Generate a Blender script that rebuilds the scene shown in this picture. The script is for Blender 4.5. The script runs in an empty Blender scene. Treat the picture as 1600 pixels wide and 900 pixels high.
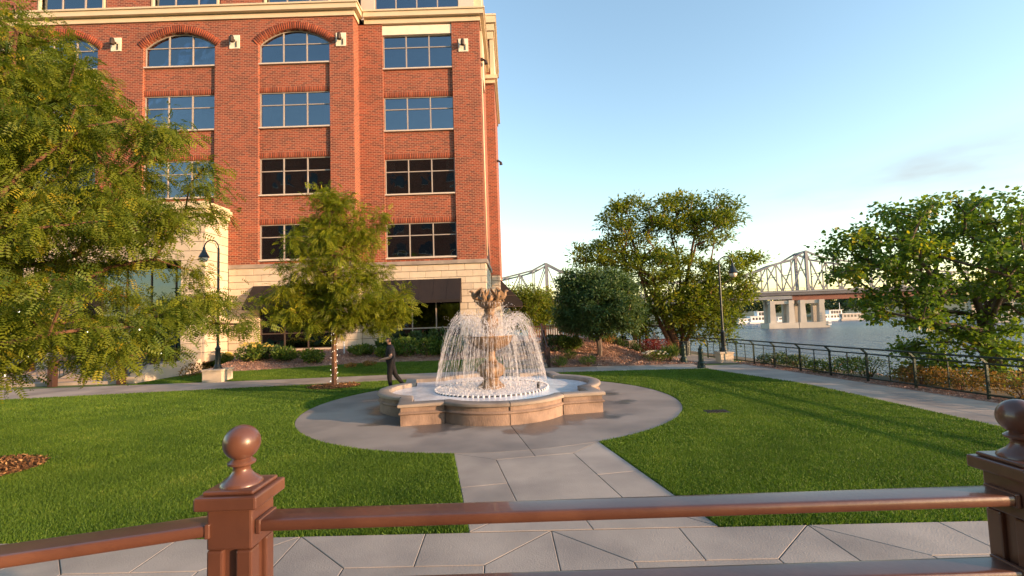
import bpy, bmesh, math, random
import numpy as np
from mathutils import Vector, Matrix
random.seed(7); RNG = np.random.default_rng(11)
scene = bpy.context.scene
COL = scene.collection
R = math.radians

# ------------------------------------------------------------------ camera
CAM_H, FPX, PITCH, ROLL = 2.46, 740.0, R(3.63), R(1.9)
_f = Vector((0, math.cos(PITCH), math.sin(PITCH)))
_u0 = Vector((0, -math.sin(PITCH), math.cos(PITCH)))
_r0 = Vector((1, 0, 0))
_r = _r0*math.cos(ROLL) - _u0*math.sin(ROLL)
_u = _u0*math.cos(ROLL) + _r0*math.sin(ROLL)
EYE = Vector((0, 0, CAM_H))
cam = bpy.data.cameras.new('camera')
cam.sensor_width = 36; cam.lens = 36*FPX/1600
cam.clip_start = 0.05; cam.clip_end = 6000
camo = bpy.data.objects.new('camera', cam); COL.objects.link(camo)
M = Matrix.Identity(4)
for i in range(3):
    M[i][0] = _r[i]; M[i][1] = _u[i]; M[i][2] = -_f[i]; M[i][3] = EYE[i]
camo.matrix_world = M
scene.camera = camo

# ------------------------------------------------------------------ sky, sun, exposure
SUN_EL = R(9.5)
SUN_AZ = math.atan2(0.90, -0.44)           # clockwise from +Y
sun_dir = Vector((math.sin(SUN_AZ)*math.cos(SUN_EL), math.cos(SUN_AZ)*math.cos(SUN_EL), math.sin(SUN_EL)))
world = bpy.data.worlds.new('World'); scene.world = world; world.use_nodes = True
wn = world.node_tree.nodes; wl = world.node_tree.links
for n in list(wn): wn.remove(n)
wo = wn.new('ShaderNodeOutputWorld'); wb = wn.new('ShaderNodeBackground')
sky = wn.new('ShaderNodeTexSky'); sky.sky_type = 'NISHITA'; sky.sun_disc = False
sky.sun_elevation = SUN_EL; sky.sun_rotation = SUN_AZ
sky.air_density = 1.25; sky.dust_density = 0.35; sky.ozone_density = 1.6; sky.altitude = 200
# soft low cloud bank, carried round the whole sky by one noise field
tc = wn.new('ShaderNodeTexCoord'); mp = wn.new('ShaderNodeMapping')
mp.inputs['Scale'].default_value = (1.5, 1.5, 6.0); mp.inputs['Location'].default_value = (2.9, 0.1, 0.2)
nz = wn.new('ShaderNodeTexNoise'); nz.inputs['Scale'].default_value = 1.0
nz.inputs['Detail'].default_value = 6; nz.inputs['Roughness'].default_value = 0.5
cr = wn.new('ShaderNodeValToRGB'); cr.color_ramp.elements[0].position = 0.50; cr.color_ramp.elements[1].position = 0.64
cr.color_ramp.elements[0].color = (0, 0, 0, 1); cr.color_ramp.elements[1].color = (0.95, 0.95, 0.95, 1)
sx = wn.new('ShaderNodeSeparateXYZ'); bd_ = wn.new('ShaderNodeValToRGB'); e_ = bd_.color_ramp.elements
e_[0].position = 0.12; e_[0].color = (0, 0, 0, 1); e_[1].position = 0.20; e_[1].color = (1, 1, 1, 1); q_ = e_.new(0.30); q_.color = (0, 0, 0, 1)
mk = wn.new('ShaderNodeMath'); mk.operation = 'MULTIPLY'
mxc = wn.new('ShaderNodeMixRGB'); mxc.inputs['Color2'].default_value = (1.30, 1.24, 1.30, 1)
wl.new(tc.outputs['Generated'], mp.inputs['Vector']); wl.new(mp.outputs[0], nz.inputs['Vector'])
wl.new(tc.outputs['Generated'], sx.inputs[0]); wl.new(sx.outputs['Z'], bd_.inputs['Fac'])
wl.new(nz.outputs['Fac'], cr.inputs['Fac']); wl.new(cr.outputs[0], mk.inputs[0]); wl.new(bd_.outputs[0], mk.inputs[1]); wl.new(mk.outputs[0], mxc.inputs['Fac'])
wl.new(sky.outputs[0], mxc.inputs['Color1']); wl.new(mxc.outputs[0], wb.inputs['Color'])
wb.inputs['Strength'].default_value = 0.15
wl.new(wb.outputs[0], wo.inputs[0])
sl = bpy.data.lights.new('sun', 'SUN'); sl.energy = 3.3; sl.angle = R(0.53); sl.color = (1.0, 0.60, 0.33)
so = bpy.data.objects.new('sun', sl); COL.objects.link(so)
so.rotation_euler = (-sun_dir).to_track_quat('-Z', 'Y').to_euler(); so.location = (60, -30, 30)
vs = scene.view_settings
vs.view_transform = 'Standard'; vs.look = 'None'; vs.exposure = 1.6; vs.gamma = 1.0; vs.use_curve_mapping = False
scene.cycles.max_bounces = 8; scene.cycles.transparent_max_bounces = 24

# ------------------------------------------------------------------ layout helpers
def ray(u, v): return (_f*FPX + _r*(u-800) - _u*(v-450))
def G(u, v, z=0.0):
    """point of the horizontal plane z seen at photo pixel (1600 wide)"""
    d = ray(u, v); t = (z-CAM_H)/d.z; return EYE + d*t
def P(u, v, Y):
    """point of the plane y = Y seen at photo pixel"""
    d = ray(u, v); t = Y/d.y; return EYE + d*t
def lerp(a, b, t): return a+(b-a)*t
def sstep(a, b, x):
    t = min(1, max(0, (x-a)/(b-a))); return t*t*(3-2*t)

# ------------------------------------------------------------------ materials
MATS = {}
def nodes_of(m): return m.node_tree.nodes, m.node_tree.links
def mat(name, c1, c2=None, scale=4.0, rough=0.7, bump=0.0, bscale=None, metal=0.0, spec=0.5, coat=0.0, objrand=0.0, detail=5, stretch=(1,1,1), c3=None, s3=0.6):
    m = bpy.data.materials.new(name); m.use_nodes = True
    n, l = nodes_of(m); b = n['Principled BSDF']
    b.inputs['Roughness'].default_value = rough; b.inputs['Metallic'].default_value = metal
    b.inputs['Specular IOR Level'].default_value = spec; b.inputs['Coat Weight'].default_value = coat
    if c2 is None: c2 = tuple(x*0.8 for x in c1)
    g = n.new('ShaderNodeNewGeometry'); mpn = n.new('ShaderNodeMapping'); mpn.inputs['Scale'].default_value = stretch
    l.new(g.outputs['Position'], mpn.inputs['Vector'])
    nt = n.new('ShaderNodeTexNoise'); nt.inputs['Scale'].default_value = scale; nt.inputs['Detail'].default_value = detail
    l.new(mpn.outputs[0], nt.inputs['Vector'])
    ramp = n.new('ShaderNodeValToRGB'); ramp.color_ramp.elements[0].position = 0.3; ramp.color_ramp.elements[1].position = 0.7
    ramp.color_ramp.elements[0].color = (*c2, 1); ramp.color_ramp.elements[1].color = (*c1, 1)
    l.new(nt.outputs['Fac'], ramp.inputs['Fac'])
    out = ramp.outputs[0]
    if c3 is not None:
        n3 = n.new('ShaderNodeTexNoise'); n3.inputs['Scale'].default_value = s3; n3.inputs['Detail'].default_value = 4
        l.new(g.outputs['Position'], n3.inputs['Vector'])
        r3 = n.new('ShaderNodeValToRGB'); r3.color_ramp.elements[0].position = 0.45; r3.color_ramp.elements[1].position = 0.68
        l.new(n3.outputs['Fac'], r3.inputs['Fac'])
        m3 = n.new('ShaderNodeMixRGB'); m3.inputs['Color2'].default_value = (*c3, 1)
        l.new(r3.outputs[0], m3.inputs['Fac']); l.new(out, m3.inputs['Color1']); out = m3.outputs[0]
    if objrand > 0:
        oi = n.new('ShaderNodeObjectInfo'); hs = n.new('ShaderNodeHueSaturation')
        mr = n.new('ShaderNodeMapRange'); mr.inputs['To Min'].default_value = 1-objrand; mr.inputs['To Max'].default_value = 1+objrand
        l.new(oi.outputs['Random'], mr.inputs['Value']); l.new(mr.outputs[0], hs.inputs['Value'])
        l.new(out, hs.inputs['Color']); out = hs.outputs[0]
    l.new(out, b.inputs['Base Color'])
    if bump > 0:
        bn = n.new('ShaderNodeBump'); bn.inputs['Strength'].default_value = bump; bn.inputs['Distance'].default_value = 0.02
        nb = n.new('ShaderNodeTexNoise'); nb.inputs['Scale'].default_value = bscale or scale*4; nb.inputs['Detail'].default_value = 6
        l.new(mpn.outputs[0], nb.inputs['Vector']); l.new(nb.outputs['Fac'], bn.inputs['Height']); l.new(bn.outputs[0], b.inputs['Normal'])
    MATS[name] = m; return m

def leafmat(name, ca, cb, cc=None, trans=0.4, rough=0.55, tcol=None):
    """foliage: colour varies leaf by leaf through the 'rnd' attribute"""
    m = bpy.data.materials.new(name); m.use_nodes = True
    n, l = nodes_of(m); b = n['Principled BSDF']; b.inputs['Roughness'].default_value = rough
    b.inputs['Specular IOR Level'].default_value = 0.3
    at = n.new('ShaderNodeAttribute'); at.attribute_name = 'rnd'
    rp = n.new('ShaderNodeValToRGB'); e = rp.color_ramp.elements
    e[0].position = 0.0; e[0].color = (*ca, 1); e[1].position = 0.8; e[1].color = (*cb, 1)
    if cc: x = e.new(1.0); x.color = (*cc, 1)
    l.new(at.outputs['Fac'], rp.inputs['Fac']); l.new(rp.outputs[0], b.inputs['Base Color'])
    if trans > 0:
        t = n.new('ShaderNodeBsdfTranslucent'); ms = n.new('ShaderNodeMixShader'); ms.inputs[0].default_value = trans
        mul = n.new('ShaderNodeMixRGB'); mul.blend_type = 'MULTIPLY'; mul.inputs['Fac'].default_value = 1
        mul.inputs['Color2'].default_value = (*(tcol or (1.5, 1.5, 0.6)), 1)
        l.new(rp.outputs[0], mul.inputs['Color1']); l.new(mul.outputs[0], t.inputs['Color'])
        l.new(b.outputs[0], ms.inputs[1]); l.new(t.outputs[0], ms.inputs[2]); l.new(ms.outputs[0], n['Material Output'].inputs[0])
    MATS[name] = m; return m

def brickmat(name):
    m = bpy.data.materials.new(name); m.use_nodes = True
    n, l = nodes_of(m); b = n['Principled BSDF']; b.inputs['Roughness'].default_value = 0.85
    g = n.new('ShaderNodeNewGeometry'); s = n.new('ShaderNodeSeparateXYZ'); l.new(g.outputs['Position'], s.inputs[0])
    ad = n.new('ShaderNodeMath'); l.new(s.outputs['X'], ad.inputs[0]); l.new(s.outputs['Y'], ad.inputs[1])
    c = n.new('ShaderNodeCombineXYZ'); l.new(ad.outputs[0], c.inputs['X']); l.new(s.outputs['Z'], c.inputs['Y'])
    bt = n.new('ShaderNodeTexBrick'); l.new(c.outputs[0], bt.inputs['Vector'])
    bt.inputs['Scale'].default_value = 1.0; bt.inputs['Brick Width'].default_value = 0.31; bt.inputs['Row Height'].default_value = 0.115
    bt.inputs['Mortar Size'].default_value = 0.016; bt.inputs['Mortar Smooth'].default_value = 0.2; bt.inputs['Bias'].default_value = -0.15
    bt.inputs['Color1'].default_value = (0.280, 0.061, 0.027, 1); bt.inputs['Color2'].default_value = (0.095, 0.026, 0.017, 1)
    bt.inputs['Mortar'].default_value = (0.37, 0.205, 0.13, 1)
    nt = n.new('ShaderNodeTexNoise'); nt.inputs['Scale'].default_value = 0.5; nt.inputs['Detail'].default_value = 6; l.new(g.outputs['Position'], nt.inputs['Vector'])
    hs = n.new('ShaderNodeHueSaturation'); mr = n.new('ShaderNodeMapRange'); mr.inputs['To Min'].default_value = 0.75; mr.inputs['To Max'].default_value = 1.25
    l.new(nt.outputs['Fac'], mr.inputs['Value']); l.new(mr.outputs[0], hs.inputs['Value']); l.new(bt.outputs['Color'], hs.inputs['Color'])
    l.new(hs.outputs[0], b.inputs['Base Color'])
    bn = n.new('ShaderNodeBump'); bn.inputs['Strength'].default_value = 0.6; bn.inputs['Distance'].default_value = 0.012; bn.invert = True
    l.new(bt.outputs['Fac'], bn.inputs['Height']); l.new(bn.outputs[0], b.inputs['Normal'])
    MATS[name] = m; return m

def glassmat(name, tint=(0.42, 0.43, 0.44), refl=0.16, rough=0.02, wob=0.015):
    m = bpy.data.materials.new(name); m.use_nodes = True
    n, l = nodes_of(m); n.remove(n['Principled BSDF'])
    t = n.new('ShaderNodeBsdfTransparent'); t.inputs[0].default_value = (*tint, 1)
    gl = n.new('ShaderNodeBsdfGlossy'); gl.inputs['Roughness'].default_value = rough; gl.inputs['Color'].default_value = (0.72, 0.86, 1.0, 1)
    fr = n.new('ShaderNodeFresnel'); fr.inputs[0].default_value = 1.5
    ad = n.new('ShaderNodeMath'); ad.operation = 'ADD'; ad.use_clamp = True; ad.inputs[1].default_value = refl; l.new(fr.outputs[0], ad.inputs[0])
    ms = n.new('ShaderNodeMixShader'); l.new(ad.outputs[0], ms.inputs[0]); l.new(t.outputs[0], ms.inputs[1]); l.new(gl.outputs[0], ms.inputs[2])
    g = n.new('ShaderNodeNewGeometry'); nt = n.new('ShaderNodeTexNoise'); nt.inputs['Scale'].default_value = 0.7; l.new(g.outputs['Position'], nt.inputs['Vector'])
    bn = n.new('ShaderNodeBump'); bn.inputs['Strength'].default_value = 1.0; bn.inputs['Distance'].default_value = wob
    l.new(nt.outputs['Fac'], bn.inputs['Height']); l.new(bn.outputs[0], gl.inputs['Normal'])
    l.new(ms.outputs[0], n['Material Output'].inputs[0]); MATS[name] = m; return m

# ------------------------------------------------------------------ mesh collecting
class MB:
    def __init__(s): s.v = []; s.f = []; s.m = []
    def add(s, vs, fs, mi=0):
        o = len(s.v); s.v += [tuple(p) for p in vs]
        for f in fs: s.f.append(tuple(i+o for i in f)); s.m.append(mi)
        return s
    def box(s, x0, x1, y0, y1, z0, z1, mi=0, xf=None):
        vs = [(x0,y0,z0),(x1,y0,z0),(x1,y1,z0),(x0,y1,z0),(x0,y0,z1),(x1,y0,z1),(x1,y1,z1),(x0,y1,z1)]
        if xf: vs = [xf @ Vector(p) for p in vs]
        return s.add(vs, [(0,3,2,1),(4,5,6,7),(0,1,5,4),(1,2,6,5),(2,3,7,6),(3,0,4,7)], mi)
    def bar(s, a, b, w, h=None, mi=0):
        a = Vector(a); b = Vector(b); h = h or w; d = (b-a).normalized()
        up = Vector((0,0,1)) if abs(d.z) < 0.95 else Vector((0,1,0))
        x = d.cross(up).normalized(); y = x.cross(d)
        vs = []
        for p in (a, b):
            for sx, sy in ((-1,-1),(1,-1),(1,1),(-1,1)): vs.append(p + x*(sx*w/2) + y*(sy*h/2))
        return s.add(vs, [(0,1,2,3),(7,6,5,4),(0,4,5,1),(1,5,6,2),(2,6,7,3),(3,7,4,0)], mi)
    def tube(s, pts, rad, n=8, cap=True, mi=0):
        pts = [Vector(p) for p in pts]; rads = rad if hasattr(rad, '__len__') else [rad]*len(pts)
        rings = []; pu = None; o = len(s.v)
        for i, p in enumerate(pts):
            d = (pts[min(i+1, len(pts)-1)] - pts[max(i-1, 0)])
            d = d.normalized() if d.length > 1e-9 else Vector((0,0,1))
            if pu is None: pu = d.orthogonal().normalized()
            x = (pu - d*pu.dot(d)); x = x.normalized() if x.length > 1e-6 else d.orthogonal().normalized()
            pu = x; y = d.cross(x)
            for k in range(n):
                a = 2*math.pi*k/n; s.v.append(tuple(p + (x*math.cos(a)+y*math.sin(a))*rads[i]))
        for i in range(len(pts)-1):
            for k in range(n):
                k2 = (k+1) % n
                s.f.append((o+i*n+k, o+i*n+k2, o+(i+1)*n+k2, o+(i+1)*n+k)); s.m.append(mi)
        if cap:
            s.f.append(tuple(o+k for k in reversed(range(n)))); s.m.append(mi)
            e = o+(len(pts)-1)*n; s.f.append(tuple(e+k for k in range(n))); s.m.append(mi)
        return s
    def lathe(s, prof, n=32, c=(0,0,0), flute=None, mi=0):
        """prof [(r,z)], flute(i, angle)->radius multiplier"""
        o = len(s.v)
        for i, (r, z) in enumerate(prof):
            for k in range(n):
                a = 2*math.pi*k/n; q = r*(flute(i, a) if flute else 1)
                s.v.append((c[0]+q*math.cos(a), c[1]+q*math.sin(a), c[2]+z))
        for i in range(len(prof)-1):
            for k in range(n):
                k2 = (k+1) % n
                s.f.append((o+i*n+k, o+i*n+k2, o+(i+1)*n+k2, o+(i+1)*n+k)); s.m.append(mi)
        s.f.append(tuple(o+k for k in reversed(range(n)))); s.m.append(mi)
        e = o+(len(prof)-1)*n; s.f.append(tuple(e+k for k in range(n))); s.m.append(mi)
        return s
    def prism(s, poly, z0, z1, mi=0, inset=0.0):
        """poly counter-clockwise [(x,y)] extruded"""
        n = len(poly)
        vs = [(p[0], p[1], z0) for p in poly] + [(p[0], p[1], z1) for p in poly]
        fs = [tuple(reversed(range(n))), tuple(range(n, 2*n))] + [(i, (i+1) % n, n+(i+1) % n, n+i) for i in range(n)]
        return s.add(vs, fs, mi)
    def mesh(s, name, mats, smooth=False):
        me = bpy.data.meshes.new(name); me.from_pydata(s.v, [], s.f)
        for m in (mats if isinstance(mats, (list, tuple)) else [mats]): me.materials.append(m if not isinstance(m, str) else MATS[m])
        me.polygons.foreach_set('material_index', s.m)
        if smooth: me.polygons.foreach_set('use_smooth', [True]*len(s.f))
        me.update(); return me
    def build(s, name, mats, parent=None, smooth=False):
        return link(name, s.mesh(name, mats, smooth), parent)

def link(name, me, parent=None, loc=None):
    o = bpy.data.objects.new(name, me); COL.objects.link(o)
    if parent is not None: o.parent = parent
    if loc is not None: o.location = loc
    return o
def tag(o, label, cat=None, group=None):
    o['label'] = label
    if cat: o['category'] = cat
    if group: o['group'] = group
    return o
def thing(name, label, cat, loc=(0,0,0), rz=0, group=None):
    o = link(name, None, None, loc); o.rotation_euler.z = rz; o.empty_display_size = 0.2
    return tag(o, label, cat, group)
def struct(o): o['kind'] = 'structure'; return o
def stuff(o): o['kind'] = 'stuff'; return o
def copy_tree(o, parent=None):
    c = o.copy(); COL.objects.link(c); c.parent = parent
    for ch in list(o.children): copy_tree(ch, c)
    return c
def bevel(o, w, seg=2):
    m = o.modifiers.new('bevel', 'BEVEL'); m.width = w; m.segments = seg; m.limit_method = 'ANGLE'; m.angle_limit = R(40); return o
def smooth_by_angle(o, deg=40):
    me = o.data; me.polygons.foreach_set('use_smooth', [True]*len(me.polygons))
    try: me.set_sharp_from_angle(angle=R(deg))
    except Exception: pass
    return o
_blk = {}
def chamfer_box(sx, sy, sz, c, m, key='stone'):
    """shared mesh of a box centred at origin with chamfered edges"""
    k = (round(sx,2), round(sy,2), round(sz,2), c, m, key)
    if k in _blk: return _blk[k]
    bm = bmesh.new(); bmesh.ops.create_cube(bm, size=1)
    for v in bm.verts: v.co = Vector((v.co.x*sx, v.co.y*sy, v.co.z*sz))
    bmesh.ops.bevel(bm, geom=list(bm.edges), offset=c, segments=1, affect='EDGES')
    me = bpy.data.meshes.new(key); bm.to_mesh(me); bm.free(); me.materials.append(MATS[m]); _blk[k] = me; return me

def np_mesh(name, V, F, mats, rnd=None, mi=None, smooth=False):
    """fast mesh from arrays; F is (n,3) or (n,4); rnd per vertex"""
    me = bpy.data.meshes.new(name); n, k = F.shape
    me.vertices.add(len(V)); me.vertices.foreach_set('co', np.ascontiguousarray(V, dtype=np.float32).ravel())
    me.loops.add(n*k); me.loops.foreach_set('vertex_index', np.ascontiguousarray(F, dtype=np.int32).ravel())
    me.polygons.add(n); me.polygons.foreach_set('loop_start', np.arange(0, n*k, k, dtype=np.int32))
    try: me.polygons.foreach_set('loop_total', np.full(n, k, dtype=np.int32))
    except Exception: pass
    for m in (mats if isinstance(mats, (list, tuple)) else [mats]): me.materials.append(MATS[m] if isinstance(m, str) else m)
    if mi is not None: me.polygons.foreach_set('material_index', mi.astype(np.int32))
    me.update(calc_edges=True)
    if rnd is not None:
        a = me.attributes.new('rnd', 'FLOAT', 'POINT'); a.data.foreach_set('value', rnd.astype(np.float32))
    return me

# leaf templates: (side, along, normal)
def tpl_simple(w=0.5, droop=0.12):
    return np.array([(0,0,0),(w/2,.45,.05),(0,1,-droop),(-w/2,.45,.05)], float), np.array([(0,1,2,3)])
def tpl_heart(w=0.9):
    return (np.array([(0,0,0),(w*.5,.18,.04),(w*.36,.6,.0),(0,1,-.15),(-w*.36,.6,.0),(-w*.5,.18,.04)], float),
            np.array([(0,1,2,3),(0,3,4,5)]))
def tpl_frond(pairs=7, ll=0.27, lw=0.075, droop=0.25):
    V = []; F = []
    for i in range(pairs):
        t = 0.15+0.8*i/(pairs-1); z = -droop*t*t; L = ll*(1-0.35*abs(t-.5))
        for sd in (-1, 1):
            o = len(V)
            V += [(0,t,z),(sd*L*.55,t+.02-lw/2,z+.02),(sd*L,t+.09,z-.05),(sd*L*.5,t+.05+lw/2,z+.02)]
            F.append((o,o+1,o+2,o+3) if sd > 0 else (o,o+3,o+2,o+1))
    return np.array(V, float), np.array(F)
def nrm(a): return a/np.maximum(np.linalg.norm(a, axis=1, keepdims=True), 1e-9)
def leaf_arrays(Pp, D, N, S, tpl, rnd):
    tv, tf = tpl; n = len(Pp); k = len(tv)
    y = nrm(D); x = nrm(np.cross(y, N)); z = np.cross(x, y)
    V = Pp[:,None,:] + S[:,None,None]*(tv[None,:,0:1]*x[:,None,:] + tv[None,:,1:2]*y[:,None,:] + tv[None,:,2:3]*z[:,None,:])
    F = (np.arange(n)*k)[:,None,None] + tf[None,:,:]
    return V.reshape(-1,3), F.reshape(-1, tf.shape[1]), np.repeat(rnd, k)
def rand_dirs(n):
    a = RNG.normal(size=(n,3)); return nrm(a)

# ------------------------------------------------------------------ trees
def ellipsoid_points(ells, n, hollow=0.0):
    """random points in a list of (cx,cy,cz,rx,ry,rz,weight)"""
    w = np.array([e[6] for e in ells]); w = w/w.sum(); out = []
    for e, c in zip(ells, RNG.multinomial(n, w)):
        d = rand_dirs(c); r = (hollow + (1-hollow)*RNG.random(c))**(1/2.2)
        out.append(np.array(e[:3]) + d*r[:,None]*np.array(e[3:6]))
    return np.concatenate(out)
def thin(pts, dmin):
    keep = []
    for p in pts:
        if not keep or np.min(np.linalg.norm(np.array(keep)-p, axis=1)) > dmin: keep.append(p)
    return np.array(keep)
class Skel:
    def __init__(s, pts):
        s.p = [np.array(pts[0], float)]; s.par = [-1]; s.n = [0]; s.depth = [0.0]
        for q in pts[1:]: s.ext(len(s.p)-1, np.array(q, float))
    def ext(s, i, q):
        s.p.append(q); s.par.append(i); s.n.append(0); s.depth.append(s.depth[i]+np.linalg.norm(q-s.p[i])); return len(s.p)-1
    def grow(s, target, start=1, step=0.5, wob=0.08, bias=0.35, droop=0.0, first=1):
        A = np.array(s.p[first:]); d = np.linalg.norm(A-target, axis=1)
        up = np.maximum(0, A[:,2]-target[2])
        j = int(np.argmin(d + bias*np.array(s.depth[first:]) + 0.5*up)) + first
        a = s.p[j]; L = np.linalg.norm(target-a); k = max(1, int(L/step)); i = j
        for t in range(1, k+1):
            f = t/k; q = a + (target-a)*f
            if t < k: q = q + RNG.normal(size=3)*wob*min(1, L) + np.array((0,0,0.16*L*math.sin(math.pi*f)*(1-droop)))
            i = s.ext(i, q)
        while i >= 0: s.n[i] += 1; i = s.par[i]
    def tubes(s, mb, tip=0.012, power=0.42, rmax=None, sides=6):
        rad = [tip*max(1, c)**power for c in s.n]
        if rmax: k = rmax/max(rad); rad = [r*(k*(r/max(rad))**0.35 + (1-(r/max(rad))**0.35)) for r in rad]
        kids = {}
        for i, p in enumerate(s.par): kids.setdefault(p, []).append(i)
        stack = [(0, None)]
        while stack:
            i, par = stack.pop(); ch = []; 
            if par is not None: ch.append((s.p[par], min(rad[par], rad[i]*1.25)))
            j = i
            while True:
                ch.append((s.p[j], rad[j])); ks = sorted(kids.get(j, []), key=lambda q: -s.n[q])
                if not ks: break
                for q in ks[1:]: stack.append((q, j))
                j = ks[0]
            if len(ch) > 1: mb.tube([c[0] for c in ch], [c[1] for c in ch], sides if ch[0][1] > 0.02 else 4, cap=False)
        s.rad = rad
def make_tree(name, label, base, trunk, ells, nclump, dmin, nleaf, spread, tpl, size, leafm, barkm, rmax, tip=0.012,
              droop=0.3, wind=(0,0,0), flat=0.7, hollow=0.15, group=None, cat='tree', step=0.5, bias=0.35, gaps=(), minz=None, along=0.0):
    """base world point; trunk and ells in local coordinates"""
    t = thing(name, label, cat, base, 0, group)
    cand = ellipsoid_points(ells, nclump*5, hollow); RNG.shuffle(cand)
    pts = thin(cand, dmin)[:nclump]
    if minz is not None: pts = pts[pts[:,2] > minz]
    for g in gaps: pts = pts[(((pts-np.array(g[:3]))/(np.array(g[3:])+.25))**2).sum(1) > 1]
    fork = np.array(trunk[-1]); pts = pts[np.argsort(np.linalg.norm(pts-fork, axis=1))]
    sk = Skel(trunk)
    for q in pts: sk.grow(q, step=step, bias=bias, first=max(1, len(trunk)//3))
    mb = MB(); sk.tubes(mb, tip=tip, rmax=rmax)
    smooth_by_angle(mb.build('trunk', barkm, t), 60)
    src = pts
    n = nleaf*len(src); ci = RNG.integers(0, len(src), n)
    off = RNG.normal(size=(n,3))*spread; off[:,2] *= flat
    Pp = src[ci] + off
    if along > 0:   # some leaves along the thin limbs
        tips = np.array([sk.p[i] for i in range(len(sk.p)) if sk.rad[i] < tip*2.2])
        k = int(n*along); pick = RNG.integers(0, len(tips), k); Pp[:k] = tips[pick] + RNG.normal(size=(k,3))*spread*.45
    if minz is not None: Pp[:,2] = np.maximum(Pp[:,2], minz*0.8+RNG.random(n)*0.3)
    for g in gaps:
        k = (((Pp-np.array(g[:3]))/np.array(g[3:]))**2).sum(1) > 1; Pp, off, ci = Pp[k], off[k], ci[k]
    n = len(Pp)
    D = nrm(off + RNG.normal(size=(n,3))*spread*.7) + np.array((0,0,-droop)) + np.array(wind)
    N = nrm(RNG.normal(size=(n,3))*0.55 + np.array((0,0,1.0)))
    S = size*(0.65+0.7*RNG.random(n))
    cl = RNG.random(len(src)); rnd = np.clip(0.55*RNG.random(n) + 0.45*cl[ci], 0, 1)
    V, F, r = leaf_arrays(Pp, D, N, S, tpl, rnd)
    link('crown', np_mesh('crown', V, F, leafm, r), t)
    return t, sk
def make_shrub(name, label, pos, rx, rz, nleaf, size, leafm, cat='shrub', group=None, tpl=None, flowers=None, up=0.5, ry=None, stems=7):
    t = thing(name, label, cat, pos, 0, group); ry = ry or rx
    mb = MB()
    for k in range(stems):
        a = RNG.random()*6.28; q = 0.75*RNG.random()**.5
        mb.tube([(0.1*rx*math.cos(a), 0.1*ry*math.sin(a), -0.05), (0.5*q*rx*math.cos(a), .5*q*ry*math.sin(a), rz*.5), (q*rx*math.cos(a), q*ry*math.sin(a), rz*.85)], [.02*rz+.006, .012*rz+.004, .004], 4, cap=False)
    mb.build('stems', 'bark', t)
    ells = [(0,0,rz*.5,rx*.85,ry*.85,rz*.5,2)] + [(rx*.55*math.cos(a), ry*.55*math.sin(a), rz*(.35+.35*RNG.random()), rx*.5, ry*.5, rz*.36, 1) for a in RNG.random(5)*6.28]
    Pp = ellipsoid_points(ells, nleaf, 0.45); Pp[:,2] = np.maximum(Pp[:,2], 0.02)
    out = Pp*np.array((1/rx,1/ry,0.4/rz)); D = nrm(out+RNG.normal(size=Pp.shape)*.6) + np.array((0,0,up))
    N = nrm(RNG.normal(size=Pp.shape)*.7 + out); S = size*(.6+.8*RNG.random(nleaf))
    V, F, r = leaf_arrays(Pp, D, N, S, tpl or tpl_simple(.5), RNG.random(nleaf))
    link('foliage', np_mesh('foliage', V, F, leafm, r), t)
    if flowers:
        fm, cnt, fs = flowers; 
        for k in range(cnt):
            a = RNG.random()*6.28; q = RNG.random()**.5*.9; x, y = q*rx*math.cos(a), q*ry*math.sin(a)
            z = rz*(.55+.5*math.sqrt(max(0, 1-q*q))*.95)
            me = flower_head(fm, fs); link('flower_head', me, t, (x, y, z)).scale = [0.7+.6*RNG.random()]*3
    return t
_fl = {}
def flower_head(m, s):
    if (m, s) in _fl: return _fl[(m, s)]
    n = 26; d = rand_dirs(n); d[:,2] = np.abs(d[:,2])*.7; 
    V, F, r = leaf_arrays(d*s*.6, d+rand_dirs(n)*.5, rand_dirs(n), np.full(n, s*.8), tpl_simple(.8), RNG.random(n))
    _fl[(m, s)] = np_mesh('flower_head', V, F, m, r); return _fl[(m, s)]

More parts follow.
